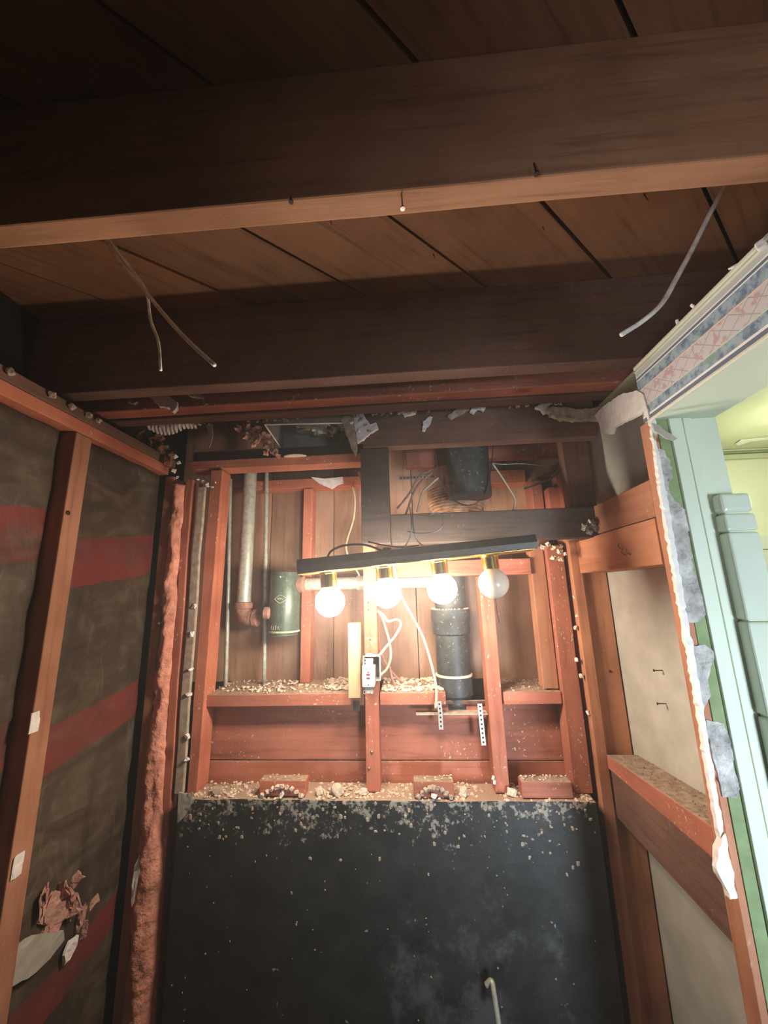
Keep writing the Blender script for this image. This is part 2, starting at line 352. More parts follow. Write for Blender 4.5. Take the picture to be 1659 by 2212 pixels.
def m_border():
    t = NT('wallpaper_border'); sx = t.n('ShaderNodeSeparateXYZ'); t.l(t.tc.outputs['Object'], sx.inputs[0])
    mr = t.n('ShaderNodeMapRange'); mr.inputs[1].default_value = .124; mr.inputs[2].default_value = 0.0; t.l(sx.outputs[2], mr.inputs[0]); v = mr.outputs[0]
    Wt, Gy, Dk, Bl, Or, Pk = lin((244, 244, 236)), lin((196, 204, 200)), lin((116, 124, 142)), lin((168, 186, 194)), lin((240, 212, 184)), lin((212, 206, 204))
    base = t.ramp(v, [(0, Gy), (.10, Wt), (.125, Dk), (.165, Wt), (.19, Bl), (.38, Or), (.40, Pk), (.72, lin((206, 222, 196))), (.74, Bl), (.90, Wt), (.94, Dk)], 'CONSTANT')
    fl = t.noise(46, 5, t.mp((1, 1, 1), t.tc.outputs['Object']), .7); isB = t.ramp(v, [(0, (0,0,0,1)), (.19, (1,1,1,1)), (.38, (0,0,0,1)), (.74, (1,1,1,1)), (.90, (0,0,0,1))], 'CONSTANT')
    c = t.mix(t.math('MULTIPLY', isB, t.mask(fl, .45, .6)), base, lin((110, 128, 150)))
    c = t.mix(t.math('MULTIPLY', isB, t.mask(t.noise(30, 3), .6, .66)), c, lin((140, 172, 156)))
    isP = t.ramp(v, [(0, (0,0,0,1)), (.40, (1,1,1,1)), (.72, (0,0,0,1))], 'CONSTANT')
    def diag(s):
        a = t.math('ADD', t.math('MULTIPLY', sx.outputs[1], 26), t.math('MULTIPLY', sx.outputs[2], 34*s)); return t.math('LESS_THAN', t.math('FRACT', a), .07)
    lt = t.math('MAXIMUM', diag(1), diag(-1)); c = t.mix(t.math('MULTIPLY', t.math('MULTIPLY', isP, lt), .5), c, lin((120, 124, 136)))
    c = t.mix(t.math('MULTIPLY', isP, t.mask(t.noise(60, 3), .55, .62)), c, lin((200, 170, 168)))
    return t.fin(c, .6, 0, .3)
M['border'] = m_border()
def m_emit():
    m = bpy.data.materials.new('lit_bulb_glass'); m.use_nodes = True; n = m.node_tree.nodes; n.clear()
    e = n.new('ShaderNodeEmission'); o = n.new('ShaderNodeOutputMaterial'); e.inputs[0].default_value = (1.0, .86, .72, 1); e.inputs[1].default_value = BULB_STRENGTH
    m.node_tree.links.new(e.outputs[0], o.inputs[0]); return m
M['lit'] = m_emit()
M['frost'] = plain('frosted_glass_unlit', (232, 214, 192), .3, 0, .05, 10, .03, .5)
M['frost'].node_tree.nodes['Principled BSDF'].inputs['Subsurface Weight'].default_value = .5
M['frost'].node_tree.nodes['Principled BSDF'].inputs['Subsurface Radius'].default_value = (.03, .03, .03)
def m_roll():
    t = NT('spiral_foil_elbow'); c = t.ramp(t.noise(40, 5), [(.3, lin((150, 110, 84))), (.7, lin((222, 182, 146)))]); t.bump(t.noise(60, 4), .5, .003); return t.fin(c, .45, .3, .4)
M['elbow'] = m_roll()
# ------------------------------------------------------------------ the setting
o = board('floor', -1.3, 2.4, -3, 3, -.05, 0, M['floor']); S(o)
# ceiling: diagonal subfloor planks above the joists
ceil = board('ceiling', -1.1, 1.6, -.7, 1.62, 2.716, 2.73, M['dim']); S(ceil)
ang = math.radians(41.4); d = Vector((math.cos(ang), math.sin(ang), 0)); nn = Vector((math.sin(ang), -math.cos(ang), 0))
stepx = .3215
for k in range(-6, 7):
    p0 = Vector((-.033 + stepx*k, .641, 0)); w = stepx*math.sin(ang); g = .0035
    a = p0 + nn*g; b = p0 + nn*(w-g); L = 2.2; dz = random.uniform(-.002, .002)
    bm = bmesh.new(); z0, z1 = 2.690+dz, 2.711
    hexa(bm, [a-d*L+Vector((0,0,z0)), a+d*L+Vector((0,0,z0)), b+d*L+Vector((0,0,z0)), b-d*L+Vector((0,0,z0)),
              a-d*L+Vector((0,0,z1)), a+d*L+Vector((0,0,z1)), b+d*L+Vector((0,0,z1)), b-d*L+Vector((0,0,z1))])
    for co, no in (((-1.05,0,0), (-1,0,0)), ((1.55,0,0), (1,0,0)), ((0,-.65,0), (0,-1,0)), ((0,1.55,0), (0,1,0))):
        rz = bmesh.ops.bisect_plane(bm, geom=list(bm.verts)+list(bm.edges)+list(bm.faces), plane_co=co, plane_no=no, clear_outer=True)
        ed = [e for e in rz['geom_cut'] if isinstance(e, bmesh.types.BMEdge)]
        if ed: bmesh.ops.holes_fill(bm, edges=ed)
    if len(bm.faces) < 5: bm.free(); continue
    # turn the plank so its own x axis follows its length
    rot = Matrix.Rotation(-ang, 3, 'Z'); vs = [v.co.copy() for v in bm.verts]; c0 = sum(vs, Vector())/len(vs)
    for v in bm.verts: v.co = rot @ (v.co-c0)
    bmesh.ops.recalc_face_normals(bm, faces=bm.faces)
    me = bpy.data.meshes.new('plank'); bm.to_mesh(me); bm.free(); me.materials.append(M['plank'])
    q = link('plank', me, ceil, c0); q.rotation_euler = (0, 0, ang)
# splinters and nails poking through the planks
for px, py, ln in ((713, 470, .05), (1362, 400, .04), (1390, 420, .045), (1170, 490, .03), (935, 550, .03), (455, 1040, .02)):
    if py > 700: continue
    p = A(px, py, Z=2.69); bm = bmesh.new(); tube(bm, [p+Vector((0,0,.004)), p+Vector((.004,-.004,-ln*.5))], lambda t: .0016*(1-t*.7), 6, 1); obj('nail', bm, M['nail'], ceil)
def joist(y0, y1, mat, label, x0=-1.05, x1=1.5, zt=2.688, zb=2.45, grp=None):
    o = board('ceiling_joist', x0, x1, y0, y1, zb, zt, mat, b=.003, warp=.0025); T(o, label, 'joist'); return o
j1 = joist(.42, .458, M['brown_x'], 'nearest thick dark timber joist overhead with a bright orange underside')
j1.data.materials.clear(); j1.data.materials.append(wood('near_joist_fir', (196, 144, 108), (132, 92, 70), 'x', .1))
j2 = joist(.873, .918, M['brown_x'], 'second dark timber joist running across, its wide dull face below the diagonal planks')
j3 = joist(.983, 1.030, M['red_x'], 'reddish ceiling joist just behind the second one, torn plaster hanging at its left', zt=2.66)
j4 = joist(1.045, 1.088, M['brown_x'], 'furthest ceiling joist, doubled against the reddish one above the open duct', zt=2.66)
# nails in the near joist
for px, py, ln in ((867, 420, .055), (1155, 365, .02), (628, 430, .012)):
    p = A(px, py, Z=2.45); bm = bmesh.new(); tube(bm, [p+Vector((0,0,.01)), p-Vector((-.001,.001,ln*.45))], .0012, 6, 1)
    lathe(bm, [(.0001, -.002), (.0035, -.0018), (.0035, 0), (.0001, .0005)], p-Vector((-.001,.001,ln*.45)), seg=10); obj('nail', bm, M['nailshine'] if ln > .03 else M['nail'], j1)
# left wall
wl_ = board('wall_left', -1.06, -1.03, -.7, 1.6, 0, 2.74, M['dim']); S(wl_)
def batt(name, y0, y1, z0, z1, x, label, seed):
    bm = bmesh.new(); nx, nz = 24, 80; vs = []
    for j in range(nz+1):
        row = []
        for i in range(nx+1):
            u = i/nx; v = j/nz; y = y0+(y1-y0)*u; z = z0+(z1-z0)*v
            bulge = .012*math.sin(math.pi*u)**.3; 
            wr = min(1, .25+3*u*(1-u))*noise.noise(Vector((y*5+z*2.2, z*4, seed)))*.014 + noise.noise(Vector((y*16+z*9, z*9, seed)))*.006
            row.append(bm.verts.new((x + bulge + wr, y, z)))
        vs.append(row)
    for j in range(nz):
        for i in range(nx): bm.faces.new((vs[j][i], vs[j][i+1], vs[j+1][i+1], vs[j+1][i]))
    r = bmesh.ops.extrude_face_region(bm, geom=list(bm.faces))
    for g in r['geom']:
        if isinstance(g, bmesh.types.BMVert): g.co.x = -1.02
    o = obj(name, bm, M['batt'], None, True); T(o, label, 'insulation'); return o
batt('insulation_batt', .925, 1.262, .3, 2.335, -.896, 'dark brown wall insulation batt with red printed bands, between the left stud and the corner', 2)
batt('insulation_batt', .503, .868, .3, 2.335, -.905, 'dark brown insulation batt left of the left wall stud, at the edge of the photo', 5)
o = board('top_plate', -.945, -.862, -.3, 1.258, 2.338, 2.372, M['red_y']); T(o, 'lower timber of the doubled top plate along the left wall, resting on the studs', 'timber')
o = board('top_plate', -.95, -.865, -.3, 1.30, 2.375, 2.406, M['brown_y']); T(o, 'upper timber of the doubled top plate along the left wall, nearest to the joists', 'timber')
o = board('wall_stud', -.95, -.862, .872, .922, .3, 2.336, M['orange_z']); T(o, 'left wall stud with plaster smears, standing between the two dark insulation batts', 'stud')
for py, px in ((1560, 75), (1870, 38)):
    p = A(px, py, X=-.86); bm = bmesh.new(); lumpbm(bm, p, (.002, .016, .030), py*.01, 3, .9, Matrix.Identity(3)); obj('plaster_smear', bm, M['plaster'], o)
p = A(147, 1108, X=-.861); bm = bmesh.new(); lathe(bm, [(.0001, 0), (.006, .0008), (.0001, .003)], p, (1, 0, 0), 10); obj('nail', bm, M['nail'], o)
o = board('wall_stud', -.95, -.862, .455, .50, .3, 2.336, M['orange_z']); T(o, 'left wall stud nearest the camera, at the far left border of the photo', 'stud')
# torn wool low on the left wall
def fluff(name, pts, X, label, mat, seed, cat='insulation', s=(.02, .035, .05), sub=3):
    bm = bmesh.new()
    for i, (px, py, k) in enumerate(pts):
        p = A(px, py, X=X); lumpbm(bm, p, (s[0]*k, s[1]*k, s[2]*k), seed+i*1.7, sub, .8)
    for v in bm.verts: v.co += noise.noise_vector(v.co*60)*.004
    o = obj(name, bm, mat); T(o, label, cat); return o
fluff('torn_insulation', [(95, 1945, .9), (130, 1925, .8), (160, 1905, .6), (120, 1985, 1.0), (155, 1960, .8), (165, 1985, .8), (140, 1965, 1.), (110, 1960, .9), (180, 1975, .7), (145, 1935, .8), (175, 2010, .6), (200, 1950, .5)], -.882, 'ragged pink tuft torn out of the left insulation batt, low on the left wall', M['paleinsul'], 3, s=(.008, .03, .042))
P = [A(a, b, X=-.872) for a, b in ((20, 2090), (30, 2045), (75, 2020), (135, 2010), (140, 2030), (110, 2070), (60, 2115), (25, 2130))]
T(slab('torn_paper_facing', P, -.006, M['paper'], axis='X', amp=.003), 'pale grey torn paper patch under the pink tuft on the left wall', 'paper')
P = [A(a, b, X=-.868) for a, b in ((138, 2065), (150, 2035), (170, 2020), (165, 2045), (150, 2075), (140, 2085))]
T(slab('plaster_flake', P, -.006, M['plaster'], axis='X', amp=.003), 'small bright white plaster flake stuck right of the pale paper patch', 'plaster')
# left corner: split timber with wool squeezed out of it
def zbox(name, xt, xb, y0, y1, mat, zb=.5, zt=2.30, b=.003):
    """upright board given its x range at the top (z 2.30) and at the bottom (z .74)"""
    f = lambda z, i: xb[i] + (xt[i]-xb[i])*(z-.74)/1.56
    c = [(f(zb,0),y0,zb),(f(zb,1),y0,zb),(f(zb,1),y1,zb),(f(zb,0),y1,zb),(f(zt,0),y0,zt),(f(zt,1),y0,zt),(f(zt,1),y1,zt),(f(zt,0),y1,zt)]
    return hboard(name, c, mat, b=b, warp=.003)
o = zbox('corner_stud', (-.876, -.845), (-.872, -.842), 1.262, 1.345, M['orange_z'], zt=2.335); T(o, 'narrow orange timber edge at the left corner, left of the pink wool', 'stud')
p = A(346, 1345, Y=1.26); bm = bmesh.new(); lumpbm(bm, p, (.006, .004, .012), 4, 2); obj('plaster_smear', bm, M['plaster_dirty'], o)
o = zbox('corner_stud', (-.799, -.772), (-.778, -.750), 1.262, 1.33, M['red_z'], zt=2.32); T(o, 'narrow red timber edge right of the pink wool in the left corner', 'stud')
bm = bmesh.new(); nz = 260; nx = 10; vs = []
for j in range(nz+1):
    z = .5 + 1.80*j/nz; row = []
    xl = -.846 + .004*noise.noise(Vector((z*9, 0, 1))); xr = (-.799 + (z-2.3)*-.013) + .003
    low = max(0, min(1, (1.35-z)/.25)); xr += .022*low; xl -= .0
    for i in range(nx+1):
        u = i/nx; x = xl+(xr-xl)*u
        y = 1.268 - .022*math.sin(math.pi*u)**.7 - .014*low*math.sin(math.pi*u) + .016*noise.noise(Vector((x*34, z*13, 3))) + .007*noise.noise(Vector((x*80, z*50, 7)))
        row.append(bm.verts.new((x, y, z)))
    vs.append(row)
for j in range(nz):
    for i in range(nx): bm.faces.new((vs[j][i], vs[j][i+1], vs[j+1][i+1], vs[j+1][i]))
r = bmesh.ops.extrude_face_region(bm, geom=list(bm.faces))
for g in r['geom']:
    if isinstance(g, bmesh.types.BMVert): g.co.y = 1.31
o = obj('insulation_strip', bm, M['pinkfluff'], None, True); T(o, 'long pink glass wool strip bulging between the timber edges of the left corner', 'insulation')
P = [A(a, b, Y=1.235) for a, b in ((283, 1935), (290, 1870), (300, 1850), (304, 1865), (298, 1900), (290, 1950), (284, 1960))]
T(slab('plaster_flake', P, .008, M['plaster'], amp=.002), 'long white plaster flake on the left corner timber, low down beside the black board', 'plaster')
# ------------------------------------------------------------------ back wall (rear of the cavity)
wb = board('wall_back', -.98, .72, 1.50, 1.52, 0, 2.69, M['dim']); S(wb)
for x0, x1 in ((-.95, -.56), (-.557, -.30), (-.297, .02), (.023, .30), (.303, .66)):
    board('sheathing_board', x0, x1, 1.487, 1.499, 1.585, 2.68, M['sheath'], wb, .0015)
# niche side studs and fillers
o = zbox('plaster_edge', (-.752, -.724), (-.747, -.716), 1.262, 1.275, M['plaster_dirty'], zb=1.31, zt=2.29); T(o, 'crumbling grey plaster strip with nail stubs, left edge of the niche', 'plaster')
for px, py in ((415, 1370), (412, 1445), (405, 1590), (420, 1310), (408, 1500), (404, 1640)):
    p = A(px, py, Y=1.26); bm = bmesh.new(); lumpbm(bm, p, (.009, .006, .012), py*.1, 2, .8); obj('plaster_crumb', bm, M['plaster'], o)
o = zbox('niche_stud', (-.713, -.668), (-.712, -.686), 1.272, 1.342, M['red_z'], zb=1.31, zt=2.355); T(o, 'orange timber stud at the left side of the niche, beside the thin grey pipe', 'stud')
o = board('niche_stud', -.156, -.113, 1.28, 1.342, 1.312, 2.07, M['red_z']); T(o, 'middle red stud carrying the power outlet', 'stud')
for px, py in ((797, 1318), (796, 1302), (800, 1380), (803, 1625), (797, 1660)):
    p = A(px, py, Y=1.279); bm = bmesh.new(); lathe(bm, [(.0001, 0), (.0045, .001), (.0001, .004)], p, (0, -1, 0), 10); obj('nail', bm, M['nailshine'], o)
o = board('niche_stud', .227, .270, 1.28, 1.342, 1.312, 1.945, M['red_z'])
T(o, 'tall red stud standing right of the black drain pipe, under the unlit bulb', 'stud')
p = A(1056, 1418, Y=1.279); bm = bmesh.new(); lumpbm(bm, p, (.006, .003, .009), 3, 2); obj('plaster_smear', bm, M['plaster_dirty'], o)
for px, py in ((1068, 1690), (1065, 1680)):
    p = A(px, py, Y=1.279); bm = bmesh.new(); lumpbm(bm, p, (.005, .004, .008), px, 2); obj('plaster_smear', bm, M['plaster'], o)
o = board('niche_stud', .455, .508, 1.28, 1.342, 1.312, 2.04, M['red_z']); T(o, 'right niche stud, next to the dark vertical gap', 'stud')
o = board('blocking', .405, .452, 1.30, 1.345, 1.592, 2.04, M['orange_z']); T(o, 'short orange timber packed against the right niche stud above the ledge', 'timber')
o = board('corner_post', .523, .556, 1.265, 1.36, .4, 2.12, M['orange_z']); T(o, 'slim bright orange post edge at the right corner, right of the dark gap', 'stud')
o = board('corner_post', .559, .636, 1.283, 1.36, .4, 2.19, M['orange_z']); T(o, 'wide brown right corner post beside the grey gypsum board', 'stud')
for px, py in ((1318, 1450), (1272, 1366)):
    p = A(px, py, Y=1.282); bm = bmesh.new(); lathe(bm, [(.0001, 0), (.004, .001), (.0001, .004)], p, (0, -1, 0), 10); obj('nail', bm, M['nail'], o)
# ledge and boards
for (x0, x1, lb) in ((-.683, -.159, 'dusty timber ledge left of the outlet stud, under the pipes'), (-.110, .098, 'short dusty timber ledge between the outlet stud and the black drain'), (.275, .452, 'short dusty timber ledge right of the tall red stud')):
    o = board('ledge', x0, x1, 1.288 if x0 < 0 else 1.345 if x0 > .2 else 1.288, 1.486, 1.551, 1.588, M['red_x']); T(o, lb, 'ledge')
o = board('ledge', .275, .452, 1.288, 1.343, 1.551, 1.588, M['red_x']); T(o, 'front piece of the right dusty ledge, against the right niche stud', 'ledge')
o = board('rail', -.683, .45, 1.343, 1.350, 1.537, 1.549, M['brown_x']); T(o, 'thin dark timber rail just beneath the ledges', 'timber')
wide = board('wide_board', -.72, .52, 1.351, 1.367, 1.372, 1.546, M['red_x'], b=.002); T(wide, 'wide reddish horizontal board with knots, behind the studs under the ledge', 'board')
o = board('wide_board', -.72, .52, 1.351, 1.368, 1.22, 1.369, M['red_x'], b=.002); T(o, 'lower horizontal board showing only a strip above the black panel rubble', 'board')
# black panel
pan = bmesh.new(); bx(pan, -.72, .50, 1.24, 1.345, .35, 1.31); bev(pan, .004, 2); bmesh.ops.subdivide_edges(pan, edges=list(pan.edges), cuts=12, use_grid_fill=True)
for v in pan.verts:
    v.co += noise.noise_vector(v.co*7)*.0025
    if v.co.z > 1.29: v.co.z += .006*noise.noise(Vector((v.co.x*25, v.co.y*9, 2)))
# keep coordinates in world height so the smears stay put
me = bpy.data.meshes.new('tarred_panel'); bmesh.ops.recalc_face_normals(pan, faces=pan.faces); pan.to_mesh(me); pan.free(); me.materials.append(M['tar'])
panel = link('tarred_panel', me); T(panel, 'large black tarred board with pale plaster smears filling the lower niche', 'board')
for a, lb in (((560, 1712, 660), 'left timber block on the black panel, plaster crusted on its face'), ((893, 1714, 980), 'middle timber block on the black panel, arched plaster crust on its face'), ((1126, 1712, 1235), 'right clean timber block on the black panel')):
    p, q = A(a[0], 1690, Y=1.25), A(a[2], 1690, Y=1.25)
    o = board('timber_block', p.x, q.x, 1.25, 1.288, 1.314, 1.356, M['red_x']); T(o, lb, 'block')
    if a[0] < 1000:
        bm = bmesh.new(); n = 9
        for i in range(n):
            u = i/(n-1); lumpbm(bm, (p.x+.012+(q.x-p.x-.024)*u, 1.247, 1.318+.024*math.sin(math.pi*u)), (.010, .007, .008), i+a[0], 2, .6)
        obj('plaster_crust', bm, M['plaster_dirty'] if a[0] > 700 else M['rubble'], o)
        lump('plaster_crumb', ((p.x+q.x)/2, 1.245, 1.322), (.017, .006, .012), 5+a[0], M['plaster'], parent=o)
    crumbs('dust_heap', p.x+.004, q.x-.004, 1.253, 1.285, 1.357, 130, .0015, .005, M['rubble'], o, a[0])
P = [A(a, b, Y=1.232) for a, b in ((386, 1712), (402, 1716), (416, 1712), (412, 1738), (400, 1762), (383, 1780), (384, 1740))]
T(slab('torn_paper', P, .004, M['paper'], amp=.002), 'pale torn paper corner hanging at the top left of the black panel', 'paper')
# rod leaning on panel
o = cable('metal_rod', [A(1050, 2128, Y=1.22), A(1062, 2120, Y=1.215), A(1068, 2150, Y=1.2), A(1080, 2230, Y=1.17)], .0065, M['galv'], 'bent grey metal rod standing out from the bottom of the black panel', 'rod')
o.data.update()
# rubble
crumbs('plaster_rubble', -.70, .49, 1.243, 1.343, 1.309, 2600, .0015, .0075, M['rubble'], None, 11, 'line of plaster rubble lying on top of the black panel', 'rubble')
crumbs('plaster_rubble', -.69, -.17, 1.292, 1.475, 1.589, 900, .0015, .008, M['rubble'], None, 12, 'plaster crumbs and dust on the left ledge under the pipes', 'rubble')
crumbs('plaster_rubble', -.105, .092, 1.292, 1.475, 1.589, 520, .002, .011, M['rubble'], None, 13, 'plaster crumbs on the short ledge beside the black drain', 'rubble')
crumbs('plaster_rubble', .306, .448, 1.292, 1.475, 1.589, 260, .0012, .004, M['rubble'], None, 14, 'thin dust and crumbs on the right ledge', 'rubble')
crumbs('plaster_rubble', -.30, -.17, 1.31, 1.47, 1.592, 200, .004, .012, M['rubble'], None, 15, 'small heap of white plaster crumbs on the ledge beside the pale wood stick', 'rubble')
for i, (px, py, s, lb) in enumerate(((728, 1692, .020, 'largest round plaster lump lying on the black panel, left of the outlet stud'), (470, 1697, .016, 'brownish plaster lump on the panel near the left corner'), (690, 1700, .014, 'plaster lump right of the left timber block on the black panel'), (785, 1695, .013, 'plaster lump at the foot of the outlet stud'), (1000, 1700, .015, 'reddish plaster lump right of the middle timber block'), (1105, 1702, .014, 'plaster lump at the foot of the tall red stud'))):
    p = A(px, py, Y=1.27); lump('plaster_lump', (p.x, 1.268, 1.312+s*.6), (s*1.2, s*.9, s), i*3.3+1, M['rubble'] if i != 1 else M['plaster_dirty'], lb, 'plaster')
# smear stuff stuck on panel
R = random.Random(4); bm = bmesh.new()
for i in range(170):
    x = R.uniform(-.70, .48); z = 1.305 - abs(R.gauss(0, .06)) if i < 110 else R.uniform(.7, 1.25)
    if z < .6: continue
    s = R.uniform(.002, .007) if i < 110 else R.uniform(.001, .0035); lumpbm(bm, (x, 1.239, z), (s, .002, s*R.uniform(.6, 1.6)), i, 1, .6, Matrix.Identity(3))
o = obj('plaster_specks', bm, M['plaster_dirty'], panel); o['kind'] = 'stuff'
# ------------------------------------------------------------------ upper back framing
o = board('niche_top_plate', -.80, -.135, 1.28, 1.345, 2.361, 2.396, M['red_x']); T(o, 'red horizontal plate over the pipes, under the open duct', 'timber')
o = board('upper_header', -.80, -.14, 1.30, 1.345, 2.400, 2.44, M['dark']); T(o, 'dark board lying above the red plate, under the open duct', 'timber')
o = board('cavity_plate', -.74, -.14, 1.425, 1.484, 2.315, 2.355, M['red_x']); T(o, 'red plate at the back of the cavity behind the pipe tops', 'timber')
P = [A(a, b, Y=1.42) for a, b in ((672, 1030), (700, 1034), (740, 1030), (742, 1044), (728, 1048), (718, 1056), (704, 1050), (690, 1044))]
T(slab('plaster_flake', P, .006, M['plaster'], amp=.002), 'bright white plaster flake stuck on the red plate above the middle of the niche', 'plaster')
o = board('cavity_stud', -.408, -.372, 1.423, 1.485, 1.590, 2.312, M['red_z']); T(o, 'red cavity stud behind the green trap and the lit first bulb', 'stud')
o = board('cavity_stud', .470, .508, 1.40, 1.485, 1.590, 2.30, M['red_z']); T(o, 'cavity stud far right, behind the right niche stud', 'stud')
o = board('cavity_plate', .05, .62, 1.36, 1.40, 2.38, 2.43, M['red_x']); T(o, 'upper red rail seen right of the round black duct', 'timber')
o = board('cavity_plate', .16, .46, 1.425, 1.484, 2.30, 2.352, M['red_x']); T(o, 'lower red rail right of the round black duct', 'timber')
o = board('blocking', A(1187,1075,Y=1.36).x, A(1216,1075,Y=1.36).x, 1.36, 1.42, A(1200,1105,Y=1.36).z, A(1200,1052,Y=1.36).z, M['red_z']); T(o, 'short red wood block hanging below the rails at the right', 'block')
o = board('blocking', A(1218,1075,Y=1.33).x, A(1238,1075,Y=1.33).x, 1.33, 1.42, A(1225,1108,Y=1.33).z, A(1225,1010,Y=1.33).z, M['red_z']); T(o, 'taller red wood piece right of the short hanging block', 'block')
a_, b_ = A(877, 970, Y=1.36), A(968, 1012, Y=1.36)
o = board('blocking', a_.x, b_.x, 1.33, 1.357, b_.z, a_.z, M['red_x']); T(o, 'red block seen left of the round black duct behind its strap', 'block')
o = board('niche_header', -.108, .402, 1.286, 1.34, 1.948, 2.0, M['red_x']); T(o, 'red horizontal header right behind the lit bulbs', 'timber')
# notched front header frame
o = board('front_header', -.135, .60, 1.14, 1.178, 2.358, 2.64, M['brown_x']); T(o, 'deep brown header board with white plaster scraps, above the round black duct', 'timber')
o = board('hanging_board', -.143, -.053, 1.142, 1.178, 2.046, 2.356, M['dark']); T(o, 'dark upright board left of the cables, hanging from the brown header', 'board')
o = board('lower_header', -.050, .565, 1.142, 1.180, 2.044, 2.136, M['dark']); T(o, 'dark horizontal board right above the light bar', 'board')
o = board('hanging_board', .506, .588, 1.182, 1.22, 2.044, 2.44, M['brown_z']); T(o, 'brown upright board right of the duct opening, under the white plaster corner', 'board')
o = hboard('wedge_block', [tuple(A(x, y, Y=Y_)) for Y_, x, y in ((1.20,790,1072),(1.20,812,1072),(1.25,812,1072),(1.25,790,1072),(1.20,772,1018),(1.20,786,1018),(1.25,786,1018),(1.25,772,1018))], M['orange_z']); T(o, 'small slanted orange wood piece left of the dark hanging board', 'block')
# ------------------------------------------------------------------ right wall
wr_ = board('wall_right', .640, .652, .85, 1.50, .3, 2.44, M['gyps'], b=.001, warp=.0006); S(wr_)
for px, py in ((1430, 1448), (1438, 1520)):
    p = A(px, py, X=.639); bm = bmesh.new(); tube(bm, [p+Vector((.002,0,0)), p+Vector((-.022,-.004,.001))], .0012, 6, 1); lathe(bm, [(.0001,0),(.004,.0005),(.0001,.002)], p+Vector((-.022,-.004,.001)), (-1,0,0), 8); obj('nail', bm, M['nail'], wr_)
o = board('edge_strip', .549, .562, .822, .858, .3, 2.262, M['orange_z'], b=.001); T(o, 'thin orange wood strip edging the cut wall on the right', 'timber')
hb = [(.551,.862,2.050),(.636,.862,2.050),(.636,1.128,2.052),(.551,1.128,2.052),(.551,.862,2.136),(.636,.862,2.136),(.636,1.128,2.134),(.551,1.128,2.134)]
o = hboard('wall_blocking', hb, M['orange_y']); T(o, 'upper orange cross block on the right wall', 'block')
o = board('wall_blocking', .546, .636, .860, 1.262, 1.944, 2.047, M['orange_y']); T(o, 'lower orange cross block on the right wall with bent nails', 'block')
for px, py in ((1345, 1188), (1352, 1200), (1362, 1199)):
    p = A(px, py, X=.546); bm = bmesh.new(); tube(bm, [p+Vector((.002,0,0)), p+Vector((-.012,-.004,.008)), p+Vector((-.014,-.012,.014))], .0014, 6, 3); obj('nail', bm, M['nailshine'], o)
hb = [(.551,.860,1.392),(.638,.860,1.392),(.638,1.262,1.386),(.551,1.262,1.386),(.551,.860,1.452),(.638,.860,1.452),(.638,1.262,1.422),(.551,1.262,1.422)]
low = hboard('wall_blocking', hb, M['red_y']); T(low, 'dusty flat cross timber low on the right wall, its top covered in grey dust', 'block')
hb = [(.557,.860,1.262),(.636,.860,1.262),(.636,1.262,1.262),(.557,1.262,1.262),(.557,.860,1.389),(.636,.860,1.389),(.636,1.262,1.383),(.557,1.262,1.383)]
o = hboard('wall_blocking', hb, M['brown_y']); T(o, 'broad brown cross block directly under the dusty cross timber on the right wall', 'block')
crumbs('dust', .556, .634, .87, 1.25, lambda x, y: 1.452-(y-.86)*.0746+.001, 700, .0007, .0022, M['dustm'], low, 21)
# bathroom partition: header with paper border, soffit and jamb
hd = board('wall_partition', .553, .690, -1.4, .845, 2.262, 2.402, M['mint'], b=.002, warp=.0006); S(hd)
bm = bmesh.new(); bx(bm, .5485, .5525, -1.4, .84, 2.266, 2.390); o = obj('wallpaper_border', bm, M['border'], hd); o['label'] = 'blue and pink patterned wallpaper border strip'
bm = bmesh.new(); tube(bm, [(.549, -1.4, 2.392), (.549, .84, 2.392)], .003, 10, 1); obj('moulding_bead', bm, M['moulding'], hd, True)
bm = bmesh.new(); bx(bm, .545, .5515, -1.4, .84, 2.396, 2.404); bev(bm, .002); obj('moulding_fillet', bm, M['moulding'], hd)
bm = bmesh.new(); bx(bm, .546, .552, -1.4, .825, 2.258, 2.265); bev(bm, .002); obj('moulding_fillet', bm, M['moulding'], hd)
for k in range(14):
    yy = .78-k*.075+random.uniform(-.02, .02); bm = bmesh.new(); lumpbm(bm, (.552, yy, 2.405), (.004, random.uniform(.008, .02), .0025), k, 2); obj('broken_plaster_edge', bm, M['plaster'], hd)
jb = board('wall_jamb', .586, .690, .822, .86, 0, 2.262, M['mint'], b=.0015, warp=.0006); S(jb)
board('trim_strip', .586, .6135, .815, .823, .3, 2.262, M['mint'], jb, .0015, .0004)
board('trim_strip', .6175, .636, .818, .8235, .3, 2.262, M['mint'], jb, .0012, .0004)
board('painted_plaster', .5625, .587, .821, .845, .3, 2.262, M['oldgreen'], jb, .001, .001)
board('partition_plate', .60, .690, -1.4, .86, 2.404, 2.439, M['mint'], hd, .001, .0003)
